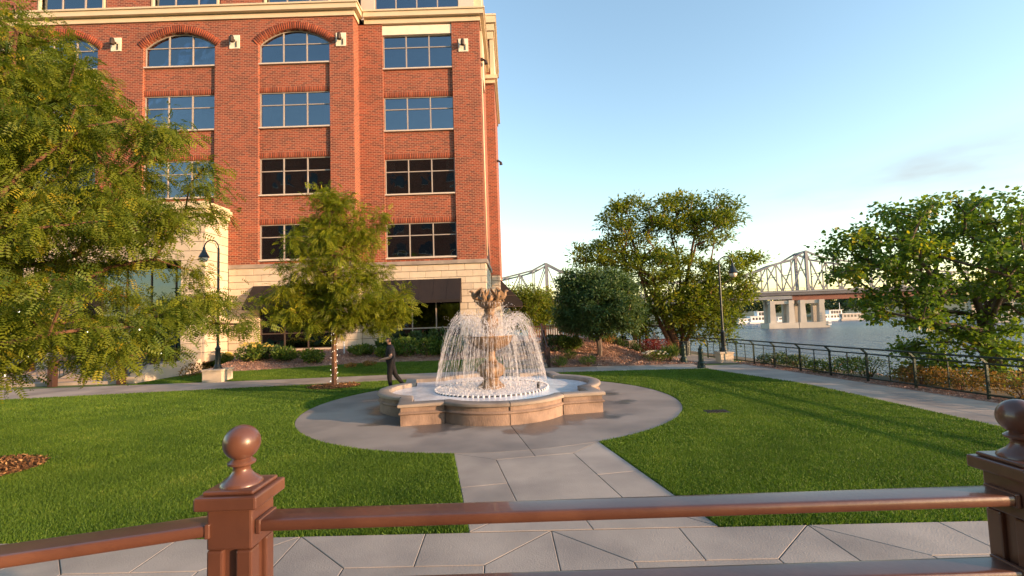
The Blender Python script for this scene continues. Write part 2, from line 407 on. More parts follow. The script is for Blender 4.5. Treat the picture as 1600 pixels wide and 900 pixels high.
# ------------------------------------------------------------------ material library
mat('concrete', (0.44,0.385,0.325), (0.34,0.298,0.253), 1.3, 0.75, 0.25, 60, objrand=0.10, c3=(0.235,0.21,0.188), s3=0.55)
mat('concrete_wet', (0.33,0.29,0.25), (0.255,0.226,0.197), 0.9, 0.45, 0.2, 45, objrand=0.05, c3=(0.155,0.142,0.132), s3=0.42)
def wet_near(mname, cx, cy, r0, r1, dark):
    """damp splash patches on the paving round the basin"""
    m = MATS[mname]; n, l = nodes_of(m); b = n['Principled BSDF']; src = b.inputs['Base Color'].links[0].from_socket
    g = n.new('ShaderNodeNewGeometry'); vd = n.new('ShaderNodeVectorMath'); vd.operation = 'DISTANCE'; vd.inputs[1].default_value = (cx, cy, 0); l.new(g.outputs['Position'], vd.inputs[0])
    mr = n.new('ShaderNodeMapRange'); mr.inputs['From Min'].default_value = r0; mr.inputs['From Max'].default_value = r1; mr.inputs['To Min'].default_value = .16; mr.inputs['To Max'].default_value = -.22; l.new(vd.outputs['Value'], mr.inputs['Value'])
    nt = n.new('ShaderNodeTexNoise'); nt.inputs['Scale'].default_value = .75; nt.inputs['Detail'].default_value = 5; l.new(g.outputs['Position'], nt.inputs['Vector'])
    ad = n.new('ShaderNodeMath'); l.new(nt.outputs['Fac'], ad.inputs[0]); l.new(mr.outputs[0], ad.inputs[1])
    rp = n.new('ShaderNodeValToRGB'); rp.color_ramp.elements[0].position = .50; rp.color_ramp.elements[1].position = .58; l.new(ad.outputs[0], rp.inputs['Fac'])
    mx = n.new('ShaderNodeMixRGB'); mx.inputs['Color2'].default_value = (*dark, 1); l.new(rp.outputs[0], mx.inputs['Fac']); l.new(src, mx.inputs['Color1']); l.new(mx.outputs[0], b.inputs['Base Color'])
    rr = n.new('ShaderNodeMapRange'); rr.inputs['To Min'].default_value = .7; rr.inputs['To Max'].default_value = .32; l.new(rp.outputs[0], rr.inputs['Value']); l.new(rr.outputs[0], b.inputs['Roughness'])
wet_near('concrete_wet', -.7, 14.17, 2.6, 5.3, (.118,.11,.105))
mat('joint', (0.06,0.05,0.045), (0.03,0.027,0.025), 6, 0.9)
mat('lawn_soil', (0.065,0.125,0.018), (0.045,0.09,0.015), 3, 0.95, 0.4, 80)
mat('mulch_soil', (0.34,0.205,0.145), (0.22,0.13,0.09), 9, 0.95, 0.6, 60)
mat('bark_soil', (0.16,0.085,0.04), (0.07,0.038,0.02), 14, 0.95, 0.8, 70)
mat('earth', (0.14,0.11,0.07), (0.09,0.08,0.05), 1.2, 0.95, 0.5, 9)
mat('far_ground', (0.07,0.09,0.035), (0.05,0.06,0.03), 0.05, 0.95)
mat('bark', (0.17,0.085,0.045), (0.085,0.045,0.028), 9, 0.9, 0.9, 26, stretch=(1,1,.35))
mat('bark_grey', (0.13,0.10,0.08), (0.06,0.045,0.038), 8, 0.9, 1.0, 22, stretch=(1,1,.25))
brickmat('brick')
mat('brick_solid', (0.36,0.085,0.035), (0.22,0.055,0.028), 3, 0.85, 0.3, 30)
mat('mortar', (0.30,0.18,0.125), (0.24,0.145,0.10), 3, 0.9)
mat('limestone', (0.58,0.50,0.385), (0.49,0.42,0.32), 2.0, 0.8, 0.45, 28, objrand=0.09)
mat('limestone_joint', (0.22,0.18,0.135), (0.17,0.14,0.105), 2, 0.9)
mat('trim', (0.62,0.52,0.36), (0.56,0.47,0.32), 1.2, 0.7, 0.1, 20)
mat('trim_grey', (0.55,0.49,0.42), (0.50,0.45,0.39), 1.2, 0.7)
mat('plate', (0.78,0.72,0.58), (0.70,0.64,0.5), 3, 0.7)
mat('alu', (0.36,0.32,0.28), (0.31,0.27,0.24), 2, 0.45)
mat('alu_dark', (0.10,0.07,0.055), (0.08,0.055,0.045), 2, 0.45, metal=0.3)
glassmat('glass'); glassmat('glass_shop', (0.22,0.20,0.18), 0.12)
mat('curtain', (0.42,0.38,0.34), (0.33,0.30,0.27), 5, 0.9, stretch=(6,1,.2))
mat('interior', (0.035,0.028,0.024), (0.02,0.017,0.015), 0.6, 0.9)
mat('awning_cloth', (0.010,0.0055,0.005), (0.007,0.004,0.0036), 4, 0.75, 0.15, 50, c3=(0.014,0.008,0.0065), s3=0.8)
mat('lamp_metal', (0.035,0.05,0.052), (0.022,0.03,0.032), 8, 0.42, 0.1, 40, metal=0.35)
mat('green_metal', (0.018,0.045,0.036), (0.012,0.03,0.025), 10, 0.40, 0.1, 40, metal=0.2)
mat('lamp_glass', (0.72,0.66,0.56), (0.62,0.57,0.48), 6, 0.25)
mat('lantern', (0.06,0.04,0.028), (0.04,0.028,0.02), 9, 0.5, metal=0.4)
mat('rail_paint', (0.105,0.044,0.029), (0.078,0.033,0.023), 7, 0.36, 0.03, 55, coat=0.35, c3=(0.135,0.06,0.038), s3=5.0)
mat('deck_wood', (0.20,0.12,0.08), (0.14,0.08,0.05), 4, 0.7, 0.4, 30, stretch=(1,6,1))
mat('dark_wood', (0.060,0.026,0.017), (0.038,0.017,0.012), 6, 0.6, 0.3, 20, stretch=(1,1,.2))
mat('fence_wood', (0.27,0.12,0.06), (0.15,0.07,0.04), 6, 0.75, 0.4, 20, stretch=(1,1,.2), objrand=0.25)
mat('fountain_stone', (0.31,0.225,0.178), (0.22,0.16,0.128), 2.6, 0.75, 0.5, 35, c3=(0.14,0.10,0.08), s3=1.8, stretch=(1,1,.3))
mat('coping_stone', (0.35,0.30,0.255), (0.275,0.235,0.20), 2.2, 0.6, 0.35, 40, c3=(0.165,0.14,0.12), s3=1.1)
mat('fountain_carved', (0.31,0.195,0.10), (0.18,0.112,0.06), 6, 0.5, 0.8, 40, c3=(0.115,0.075,0.045), s3=3.5)
mat('nozzle_white', (0.70,0.72,0.74), (0.55,0.57,0.6), 9, 0.4)
mat('nozzle_dark', (0.02,0.02,0.022), (0.015,0.015,0.017), 9, 0.5)
mat('pier_concrete', (0.50,0.46,0.40), (0.40,0.37,0.32), 0.25, 0.85, c3=(0.33,0.30,0.26), s3=0.1)
mat('bridge_steel', (0.21,0.22,0.24), (0.16,0.17,0.185), 0.3, 0.6)
mat('bridge_dark', (0.10,0.10,0.11), (0.07,0.07,0.08), 0.3, 0.7)
mat('girder_rust', (0.22,0.075,0.045), (0.14,0.05,0.035), 0.35, 0.7)
mat('boat_white', (0.78,0.79,0.80), (0.68,0.69,0.7), 0.6, 0.4)
mat('boat_dark', (0.035,0.04,0.05), (0.025,0.03,0.035), 0.6, 0.3)
mat('boathouse', (0.42,0.40,0.37), (0.34,0.32,0.3), 0.5, 0.7)
mat('skin', (0.62,0.34,0.23), (0.55,0.30,0.20), 20, 0.55)
mat('hair', (0.035,0.02,0.014), (0.02,0.012,0.009), 60, 0.6)
mat('hair_white', (0.65,0.62,0.58), (0.55,0.52,0.5), 60, 0.6)
mat('shirt', (0.010,0.009,0.012), (0.007,0.006,0.008), 12, 0.85, 0.3, 14)
mat('trousers', (0.006,0.005,0.006), (0.004,0.0035,0.004), 12, 0.85, 0.3, 14)
mat('shoe', (0.012,0.011,0.010), (0.008,0.007,0.007), 12, 0.4)
mat('shirt_red', (0.30,0.06,0.05), (0.22,0.045,0.04), 12, 0.85)
mat('shirt_pale', (0.55,0.53,0.55), (0.45,0.43,0.45), 12, 0.85)
mat('wall_stone', (0.36,0.29,0.24), (0.27,0.215,0.18), 3, 0.85, 0.5, 18, objrand=0.15)
mat('bulb', (0.9,0.88,0.8), (0.85,0.82,0.75), 9, 0.3)
mat('gauge_white', (0.8,0.8,0.8), (0.7,0.7,0.7), 2, 0.6)
leafmat('grass', (0.042,0.106,0.012), (0.145,0.250,0.030), (0.30,0.33,0.07), trans=0.30)
leafmat('leaf_locust', (0.045,0.095,0.013), (0.185,0.225,0.018), (0.48,0.34,0.028), trans=0.35)
leafmat('leaf_young', (0.070,0.12,0.010), (0.24,0.265,0.016), (0.46,0.34,0.025), trans=0.38)
leafmat('leaf_crab', (0.036,0.085,0.032), (0.095,0.16,0.058), (0.24,0.26,0.07), trans=0.28)
leafmat('leaf_maple', (0.055,0.105,0.015), (0.18,0.225,0.024), (0.44,0.35,0.03), trans=0.42)
leafmat('leaf_cotton', (0.045,0.115,0.020), (0.145,0.225,0.030), (0.50,0.40,0.025), trans=0.42, rough=0.4)
leafmat('leaf_shrub', (0.035,0.085,0.014), (0.115,0.185,0.028), (0.24,0.27,0.05), trans=0.3)
leafmat('leaf_dark', (0.020,0.055,0.016), (0.055,0.105,0.028), (0.11,0.15,0.04), trans=0.25)
leafmat('leaf_red', (0.075,0.010,0.018), (0.18,0.022,0.032), (0.26,0.06,0.06), trans=0.3)
leafmat('leaf_bronze', (0.12,0.10,0.025), (0.26,0.15,0.05), (0.34,0.19,0.07), trans=0.3)
leafmat('leaf_far', (0.030,0.050,0.020), (0.058,0.082,0.028), (0.10,0.11,0.035), trans=0.15)
leafmat('flower_yellow', (0.55,0.42,0.10), (0.70,0.58,0.18), (0.75,0.68,0.35), trans=0.2)
leafmat('flower_white', (0.6,0.58,0.5), (0.75,0.73,0.68), (0.8,0.75,0.7), trans=0.2)
leafmat('chips', (0.24,0.13,0.095), (0.52,0.335,0.245), (0.72,0.55,0.44), trans=0.0, rough=0.9)
leafmat('chips_dark', (0.07,0.035,0.02), (0.27,0.14,0.06), (0.45,0.28,0.13), trans=0.0, rough=0.9)
leafmat('brick_bits', (0.17,0.045,0.024), (0.29,0.070,0.032), (0.33,0.10,0.05), trans=0.0, rough=0.85)

def water_mat(name, base, rough, sc, dist, stretch=(1,1,1), foam=None):
    m = bpy.data.materials.new(name); m.use_nodes = True; n, l = nodes_of(m); b = n['Principled BSDF']
    b.inputs['Base Color'].default_value = (*base, 1); b.inputs['Roughness'].default_value = rough
    b.inputs['IOR'].default_value = 1.33
    g = n.new('ShaderNodeNewGeometry'); mpn = n.new('ShaderNodeMapping'); mpn.inputs['Scale'].default_value = stretch
    l.new(g.outputs['Position'], mpn.inputs[0])
    n1 = n.new('ShaderNodeTexNoise'); n1.inputs['Scale'].default_value = sc; n1.inputs['Detail'].default_value = 7; n1.inputs['Roughness'].default_value = .62
    l.new(mpn.outputs[0], n1.inputs['Vector'])
    bn = n.new('ShaderNodeBump'); bn.inputs['Strength'].default_value = 1; bn.inputs['Distance'].default_value = dist
    l.new(n1.outputs['Fac'], bn.inputs['Height']); l.new(bn.outputs[0], b.inputs['Normal'])
    if foam:
        n2 = n.new('ShaderNodeTexNoise'); n2.inputs['Scale'].default_value = foam[0]; n2.inputs['Detail'].default_value = 6; l.new(g.outputs['Position'], n2.inputs['Vector'])
        rp = n.new('ShaderNodeValToRGB'); rp.color_ramp.elements[0].position = foam[1]; rp.color_ramp.elements[1].position = foam[2]
        rp.color_ramp.elements[0].color = (*base, 1); rp.color_ramp.elements[1].color = (*foam[3], 1)
        l.new(n2.outputs['Fac'], rp.inputs['Fac']); l.new(rp.outputs[0], b.inputs['Base Color'])
    MATS[name] = m
water_mat('river', (0.085,0.120,0.165), 0.26, 0.42, 3.0, (1,0.6,1))
water_mat('pool', (0.62,0.65,0.70), 0.15, 5.0, 0.02, foam=(1.4, .38, .60, (0.88,0.89,0.91)))
water_mat('pool_foam', (0.55,0.56,0.58), 0.4, 16.0, 0.06, foam=(9, .38, .60, (0.86,0.85,0.85)))
m = bpy.data.materials.new('spray'); m.use_nodes = True; n, l = nodes_of(m); b = n['Principled BSDF']
b.inputs['Base Color'].default_value = (0.93,0.93,0.95,1); b.inputs['Roughness'].default_value = 0.25
tr = n.new('ShaderNodeBsdfTranslucent'); tr.inputs[0].default_value = (0.93,0.93,0.95,1)
tp = n.new('ShaderNodeBsdfTransparent'); m1 = n.new('ShaderNodeMixShader'); m1.inputs[0].default_value = .45
m2 = n.new('ShaderNodeMixShader'); m2.inputs[0].default_value = .35
l.new(b.outputs[0], m1.inputs[1]); l.new(tr.outputs[0], m1.inputs[2]); l.new(m1.outputs[0], m2.inputs[1]); l.new(tp.outputs[0], m2.inputs[2])
l.new(m2.outputs[0], n['Material Output'].inputs[0]); MATS['spray'] = m

# ------------------------------------------------------------------ the ground
WATER_Z = -3.5
def fence_x(y): return 12.05 - 0.120*(y-12.0)
def bank_x(y): return fence_x(y) + 1.6
def walk_left_x(y): return 9.5 - 1.25*sstep(14.5, 21.5, y)
BW_F = [(-34,16.6),(-19.6,18.1),(-10.5,19.4),(-5.9,20.0),(1.5,21.0),(5.1,20.9),(8.4,20.6)]
BW_R = [(-34,20.7),(-23,21.3),(-11.7,21.8),(-6.6,22.2),(1.6,23.1),(6.1,22.8),(9.2,22.7)]
def interp(tab, x):
    if x <= tab[0][0]: return tab[0][1]
    for (a, b), (c, d) in zip(tab, tab[1:]):
        if x <= c: return b+(d-b)*(x-a)/(c-a)
    return tab[-1][1]
CX, CY, CR = -0.70, 14.17, 5.30
FR = R(10.2)                       # the plaza is turned a little against the view
def yb(x): return 5.61-0.022*x     # far edge of the near walk

# lawn sheet: from behind the camera out to the river edge and under everything near
mb = MB(); ys = [-80,-40,-20,0,6,9,12,15,18,21,23,26,29,33,40,46]
vsx = []
for y in ys: vsx += [(-400, y, -0.006), (bank_x(max(min(y,40),-10))-1.0, y, -0.006)]
mb.add(vsx, [(2*i, 2*i+1, 2*i+3, 2*i+2) for i in range(len(ys)-1)])
struct(mb.build('ground', 'lawn_soil'))
# river bank: earth slope from the fence to the water
mb = MB(); prof = [(-1.02,-0.010),(0.0,-0.03),(0.5,-0.10),(1.5,-0.7),(3.2,-1.8),(5.5,-3.2),(7.5,-4.2)]
yy = list(np.arange(-80, 47, 3.0)); vs_ = []
for y in yy:
    for dx, z in prof: vs_.append((bank_x(max(min(y,40),-10))+dx, y, z + (RNG.normal()*.06 if z < -.05 else 0)))
K = len(prof)
mb.add(vs_, [(i*K+j, i*K+j+1, (i+1)*K+j+1, (i+1)*K+j) for i in range(len(yy)-1) for j in range(K-1)])
struct(smooth_by_angle(mb.build('river_bank', 'earth'), 60))
mb = MB(); vs_ = []
xx = list(np.arange(-400, 12, 8.0))
for x in xx:
    for dy, z in prof[:]: vs_.append((x, 46+dy+1.02, z))
mb.add(vs_, [(i*K+j, (i+1)*K+j, (i+1)*K+j+1, i*K+j+1) for i in range(len(xx)-1) for j in range(K-1)])
struct(mb.build('river_bank', 'earth'))
mb = MB(); mb.add([(-2500,-800,WATER_Z),(2500,-800,WATER_Z),(2500,2600,WATER_Z),(-2500,2600,WATER_Z)], [(0,1,2,3)])
struct(mb.build('river_water', 'river'))
# far shore
mb = MB(); mb.add([(-1500,232,WATER_Z-.3),(2200,222,WATER_Z-.3),(2200,236,-2.0),(-1500,246,-2.0),(2400,2400,2.0),(-1700,2400,2.0)], [(0,1,2,3),(3,2,4,5)])
struct(mb.build('far_shore', 'far_ground'))

# ---- concrete slabs, each one a piece of its walk
def slab_piece(name, poly, parent, m='concrete', top=0.012, gap=0.005, thick=0.07):
    """poly ccw; shrunk by gap, small chamfered edge"""
    c = np.array(poly, float); n = len(c); out = []
    for i in range(n):
        a, b, d = c[i-1], c[i], c[(i+1) % n]
        e1 = (b-a)/np.linalg.norm(b-a); e2 = (d-b)/np.linalg.norm(d-b)
        n1 = np.array((-e1[1], e1[0])); n2 = np.array((-e2[1], e2[0]))
        k = 1+float(n1@n2); k = max(k, 0.3); out.append((b, (n1+n2)/k))
    r0 = [b+nn*gap for b, nn in out]; r1 = [b+nn*(gap+.006) for b, nn in out]
    vs = [(p[0],p[1],top-thick) for p in r0]+[(p[0],p[1],top-.004) for p in r0]+[(p[0],p[1],top) for p in r1]
    fs = [tuple(range(2*n,3*n))]
    for k in (0, n): fs += [(k+i, k+(i+1) % n, k+n+(i+1) % n, k+n+i) for i in range(n)]
    return MB().add(vs, fs).build(name, m, parent)
def joint_bed(name, poly, z=0.0045):
    o = MB().add([(p[0],p[1],z) for p in poly], [tuple(range(len(poly)))]).build(name, 'joint'); return struct(o)

# near walk
nw = joint_bed('near_walk', [(-14, 0.6), (14, 0.6), (14, yb(14)-.004), (-14, yb(-14)-.004)], 0.004)
def nwp(x, dy): return (x + 0.022*dy, yb(x)-dy)
apex0, per, hw, bd = 0.36, 2.90, 0.74, 0.73
for k in range(-5, 5):
    a = apex0 + per*k; b = a+per
    m_ = (a+b)/2
    # band slabs between two apexes, split at the middle
    slab_piece('slab', [nwp(m_,0), nwp(a,0), nwp(a+hw,bd), nwp(m_,bd)], nw)
    slab_piece('slab', [nwp(b,0), nwp(m_,0), nwp(m_,bd), nwp(b-hw,bd)], nw)
    # gable shaped slabs either side of the apex joint
    for s_ in (-1, 1):
        q = [nwp(a,0), nwp(a,1.9), nwp(a+s_*hw,1.9), nwp(a+s_*hw,bd)]
        slab_piece('slab', q[::-1] if s_ < 0 else q, nw)
    slab_piece('slab', [nwp(b-hw,bd), nwp(a+hw,bd), nwp(a+hw,1.9), nwp(b-hw,1.9)], nw)
    for s0 in (1.9, 3.2):
        slab_piece('slab', [nwp(m_,s0), nwp(a,s0), nwp(a,s0+1.3), nwp(m_,s0+1.3)], nw)
        slab_piece('slab', [nwp(b,s0), nwp(m_,s0), nwp(m_,s0+1.3), nwp(b,s0+1.3)], nw)

# walk from the near walk to the fountain circle (local: s across, t along the axis)
ax = np.array((-math.sin(FR), math.cos(FR))); rt = np.array((math.cos(FR), math.sin(FR))); Cc = np.array((CX, CY))
def cw(s_, t): p = Cc + rt*s_ - ax*t; return (float(p[0]), float(p[1]))
W2, I2 = 1.40, 0.70
def t_near(s_):   # t where the walk meets the near walk
    t = 8.0
    for _ in range(20):
        x, y = cw(s_, t); t += (y-yb(x))/ax[1]*0.9
    return t-0.0
def t_circ(s_): return math.sqrt(CR*CR-s_*s_)
tl, tr_ = t_near(-W2), t_near(W2); tli, tri = t_near(-I2), t_near(I2)
fw = joint_bed('fountain_walk', [cw(-W2,tl), cw(W2,tr_), cw(W2,t_circ(W2)), cw(-W2,t_circ(W2))], 0.0045)
ta = CR+0.42; tb_ = min(tli, tri)-0.62
c0 = t_circ(W2)
slab_piece('slab', [cw(0,ta), cw(I2,ta), cw(W2,c0+.02), cw(.7,t_circ(.7)), cw(0,t_circ(0))], fw)
slab_piece('slab', [cw(-I2,ta), cw(0,ta), cw(0,t_circ(0)), cw(-.7,t_circ(.7)), cw(-W2,c0+.02)], fw)
slab_piece('slab', [cw(-I2,tb_), cw(I2,tb_), cw(I2,ta), cw(-I2,ta)], fw)
tm = (ta+tb_)/2+.1
for s_ in (-1, 1):
    q1 = [cw(s_*I2,tm), cw(s_*W2,tm), cw(s_*W2,c0+.02), cw(s_*I2,ta)]
    q2 = [cw(s_*I2,tb_), cw(s_*W2,t_near(s_*W2)-.01), cw(s_*W2,tm), cw(s_*I2,tm)]
    for q in (q1, q2): slab_piece('slab', q if s_ > 0 else q[::-1], fw)
slab_piece('slab', [cw(-W2,tl-.01), cw(0,t_near(0)-.01), cw(0,tb_), cw(-I2,tb_)], fw)
slab_piece('slab', [cw(0,t_near(0)-.01), cw(W2,tr_-.01), cw(I2,tb_), cw(0,tb_)], fw)

# round paving under the fountain: four sectors
pz = joint_bed('fountain_circle', [(CX+(CR-.004)*math.cos(a), CY+(CR-.004)*math.sin(a)) for a in np.linspace(0, 2*math.pi, 97)[:-1]], 0.0042)
for q in range(4):
    a0 = FR - math.pi/2 + q*math.pi/2
    arc = [(CX+CR*math.cos(a), CY+CR*math.sin(a)) for a in np.linspace(a0, a0+math.pi/2, 25)]
    slab_piece('slab', [(CX+.01*math.cos(a0+.78), CY+.01*math.sin(a0+.78))] + arc, pz, 'concrete_wet', top=0.0125)

# walk behind the fountain
pts_f = [(x, interp(BW_F, x)) for x in np.arange(-34, 8.41, 1.0)]
bk = joint_bed('back_walk', pts_f + [(x, interp(BW_R, x)) for x in np.arange(9.2, -34.1, -1.0)], 0.0035)
xs = np.linspace(-34, 8.2, 29)
for i in range(len(xs)-1):
    a, b = xs[i], xs[i+1]; ra, rb = a+(a+5)*.02, b+(b+5)*.02
    slab_piece('slab', [(a, interp(BW_F,a)), (b, interp(BW_F,b)), (rb, interp(BW_R,rb)), (ra, interp(BW_R,ra))], bk)
# river walk beside the fence
ry = list(np.arange(-3, 22.3, 1.55))
rw = joint_bed('river_walk', [(walk_left_x(y), y) for y in ry] [::-1] + [(fence_x(y)-.42, y) for y in ry], 0.0055)
for i in range(len(ry)-1):
    y0, y1 = ry[i], ry[i+1]; mid0 = (walk_left_x(y0)+fence_x(y0)-.42)/2; mid1 = (walk_left_x(y1)+fence_x(y1)-.42)/2
    slab_piece('slab', [(walk_left_x(y0),y0), (mid0,y0), (mid1,y1), (walk_left_x(y1),y1)], rw, top=0.014)
    slab_piece('slab', [(mid0,y0), (fence_x(y0)-.42,y0), (fence_x(y1)-.42,y1), (mid1,y1)], rw, top=0.014)
# small paved court beyond the bollards
ct = joint_bed('court_paving', [(8.0,22.9),(10.6,22.4),(10.4,31),(3.5,31),(3.5,29.6),(6.5,27.4)], 0.005)
for (q) in ([(8.0,22.9),(10.6,22.4),(10.55,25),(7.4,25)], [(7.4,25),(10.55,25),(10.5,27.4),(6.5,27.4)], [(6.5,27.4),(10.5,27.4),(10.45,29.6),(3.5,29.6)], [(3.5,29.6),(10.45,29.6),(10.4,31),(3.5,31)]):
    slab_piece('slab', q, ct)

# ---- sloping garden behind the walk
def bed_edge(x): return 24.7 + 0.10*(x+14) + 0.25*math.sin(x*.55) if x < 0 else interp(BW_R, x)+.02
def terr(x, y):
    if x < 1.75:
        f = interp(BW_R, x)
        if y < f: z = 0
        elif y < 25.2: z = 0.25*(y-f)/(25.2-f)
        else: z = 0.25+0.65*min(1,(y-25.2)/3.4)
        return z*sstep(-17.6, -15.6, x)
    f = interp(BW_R, x)
    t = max(0, min(1, (y-f)/5.0)); return 1.12*(t**0.85)*(1-sstep(4.2, 8.6, x))
def grid(name, x0, x1, f0, f1, nx, ny, m, dz=0.0, jit=0.0):
    mb = MB(); vs = []
    for i in range(nx+1):
        x = x0+(x1-x0)*i/nx
        for j in range(ny+1):
            y = f0(x)+(f1(x)-f0(x))*j/ny; vs.append((x, y, terr(x,y)+dz+(RNG.normal()*jit if 0 < j < ny else 0)))
    mb.add(vs, [(i*(ny+1)+j, (i+1)*(ny+1)+j, (i+1)*(ny+1)+j+1, i*(ny+1)+j+1) for i in range(nx) for j in range(ny)])
    return smooth_by_angle(mb.build(name, m), 60)
struct(grid('rear_lawn', -17.5, 0.0, lambda x: interp(BW_R, x), lambda x: bed_edge(x), 30, 8, 'lawn_soil', 0.002))
struct(grid('mulch_bed', -17.5, -0.7, lambda x: bed_edge(x)-.02, lambda x: 29.3 if x < -9 else 30.3, 40, 14, 'mulch_soil', 0.006, 0.01))
struct(grid('mulch_mound', 1.75, 8.9, lambda x: interp(BW_R, x)+.02, lambda x: 28.4, 26, 20, 'mulch_soil', 0.006, 0.012))
# upper terrace behind the stair
mb = MB(); mb.box(-1.0, 5.6, 28.41, 36, -0.5, 1.10); struct(mb.build('terrace', 'concrete'))

# ---- mulch chips
def chips(name, fn, n, m, zf, smin=.03, smax=.09, lift=.012):
    xy = fn(n); n = len(xy); z = np.array([zf(a, b) for a, b in xy])
    Pp = np.column_stack((xy, z+lift+RNG.random(n)*.02)); D = rand_dirs(n); D[:,2] *= .35
    N = nrm(RNG.normal(size=(n,3))*.45+np.array((0,0,1))); S = smin+(smax-smin)*RNG.random(n)
    V, F, r = leaf_arrays(Pp, D, N, S, tpl_simple(.42, 0.0), RNG.random(n))
    return stuff(link(name, np_mesh(name, V, F, m, r)))
def in_bed(n):
    x = -17.3+16.6*RNG.random(n); f = np.array([bed_edge(q) for q in x]); y = f + (29.2-f)*RNG.random(n); return np.column_stack((x, y))
def in_mound(n):
    x = 1.8+7.0*RNG.random(n); f = np.array([interp(BW_R, q)+.03 for q in x]); y = f+(28.4-f)*RNG.random(n); return np.column_stack((x, y))
tag(chips('mulch_chips', in_bed, 34000, 'chips', terr, .04, .11), 'orange tan bark chips covering the planting bed along the building', 'mulch')
tag(chips('mulch_chips', in_mound, 22000, 'chips', terr, .04, .11), 'orange tan bark chips covering the mound below the round tree', 'mulch')
LOC1 = G(522, 604); TR1 = (LOC1.x, LOC1.y)                 # young locust
TR0 = (-9.95, 8.75)                                        # big locust just out of frame
def ring_bed(c, r):
    def f(n):
        a = RNG.random(n)*6.283; q = r*RNG.random(n)**.5; return np.column_stack((c[0]+q*np.cos(a)*1.05, c[1]+q*np.sin(a)*.9))
    return f
for c, r, lab in ((TR1, .95, 'ring of brown bark mulch around the young locust trunk'), (TR0, 1.05, 'ring of brown bark mulch at the lawn edge under the big locust')):
    mb = MB(); mb.add([(c[0]+r*1.05*math.cos(a), c[1]+r*.9*math.sin(a), .006) for a in np.linspace(0,6.283,33)[:-1]], [tuple(range(32))])
    struct(mb.build('mulch_ring', 'bark_soil'))
    tag(chips('mulch_chips', ring_bed(c, r), 5200, 'chips_dark', lambda a, b: .0, .03, .10, .02), lab, 'mulch')
def edge_strip(n):
    y = 5+18*RNG.random(n); f = fence_x(y); return np.column_stack((f-.42+(.9)*RNG.random(n), y))
mb = MB(); ysr = np.arange(3, 23.5, 1.5)
mb.add([p for y in ysr for p in ((fence_x(y)-.43,y,.001),(fence_x(y)+.6,y,-.002))], [(2*i,2*i+1,2*i+3,2*i+2) for i in range(len(ysr)-1)])
struct(mb.build('fence_border', 'mulch_soil'))
tag(chips('mulch_chips', edge_strip, 9000, 'chips', lambda a, b: -.01, .03, .08), 'strip of brown wood chips under the river fence', 'mulch')

# ---- grass blades
def in_circle(x, y, c, rx, ry): return ((x-c[0])/rx)**2+((y-c[1])/ry)**2 < 1
def grass_pts():
    def keep(x, y, e=0.0):
        k = (y > 5.61-.022*x+.005) & (x < 9.5-1.25*np.clip((y-14.5)/7,0,1)**2*(3-2*np.clip((y-14.5)/7,0,1))-.01)
        bf = np.interp(x, [p[0] for p in BW_F], [p[1] for p in BW_F]); k &= y < bf-.01
        k &= ~in_circle(x, y, (CX,CY), CR+.01, CR+.01)
        dx, dy = x-CX, y-CY; s_ = dx*rt[0]+dy*rt[1]; t = -(dx*ax[0]+dy*ax[1])
        k &= ~((np.abs(s_) < W2+.01) & (t > 0))
        k &= ~in_circle(x, y, TR1, 1.0, .85) & ~in_circle(x, y, TR0, 1.1, .94)
        k &= ~((np.abs(x-GC[0]) < .3) & (np.abs(y-GC[1]) < .2))
        return k
    out = []
    for n, y0, y1, sc in ((760000, 5.4, 9.0, 1.0), (480000, 9.0, 13.5, 1.35), (330000, 13.5, 21.3, 1.9)):
        y = y0+(y1-y0)*RNG.random(n); xm = 1.12*y+3.2
        x = -xm + (xm+np.minimum(xm, 9.7))*RNG.random(n); k = keep(x, y); out.append((x[k], y[k], np.full(k.sum(), sc)))
    return [np.concatenate(q) for q in zip(*out)]
GC = G(1120, 644); GC = (GC.x, GC.y)
def blades(name, x, y, z, sc, h=0.038, w=0.0085):
    n = len(x); a = RNG.random(n)*6.283; hh = h*(.55+.75*RNG.random(n))*(.8+.2*sc); ww = w*sc*(.7+.6*RNG.random(n))
    patch = 0.5+0.25*np.sin(x*1.7+np.sin(y*1.1)*1.5)*np.sin(y*1.3+.6*np.sin(x*.8)) + .16*np.sin(x*.45+1.3*np.sin(y*.31))*np.sin(y*.6+.9*np.sin(x*.23)+1) + .18*np.sin(x*5.1+y*3.3)*np.sin(y*4.7-x*2.2)
    lx = (RNG.normal(size=n)*.45+.12)*hh; ly = RNG.normal(size=n)*.45*hh
    V = np.empty((n,3,3)); V[:,0] = np.column_stack((x-np.cos(a)*ww, y-np.sin(a)*ww, z-.004)); V[:,1] = np.column_stack((x+np.cos(a)*ww, y+np.sin(a)*ww, z-.004))
    V[:,2] = np.column_stack((x+lx, y+ly, z+hh))
    rnd = np.clip(.55*RNG.random(n)**1.2+.5*patch-.05, 0, 1)
    F = np.arange(3*n).reshape(-1,3)
    return stuff(link(name, np_mesh(name, V.reshape(-1,3), F, 'grass', np.repeat(rnd, 3))))
gx, gy, gs = grass_pts()
lft = gx < (CX-(gy-CY)*math.tan(FR))
for msk, lab in ((lft, 'mown green grass of the lawn left of the fountain walk'), (~lft, 'mown green grass of the lawn between fountain walk and river walk')):
    tag(blades('lawn_grass', gx[msk], gy[msk], np.zeros(msk.sum()), gs[msk]), lab, 'grass')
n = 90000; x = -17.4+17.4*RNG.random(n); f0 = np.interp(x, [p[0] for p in BW_R], [p[1] for p in BW_R]); f1 = np.array([bed_edge(q) for q in x])
y = f0+.01+(f1-f0-.03)*RNG.random(n); z = np.array([terr(a, b) for a, b in zip(x, y)])
tag(blades('lawn_grass', x, y, z, np.full(n, 2.3)), 'narrow strip of grass between back walk and planting bed', 'grass')
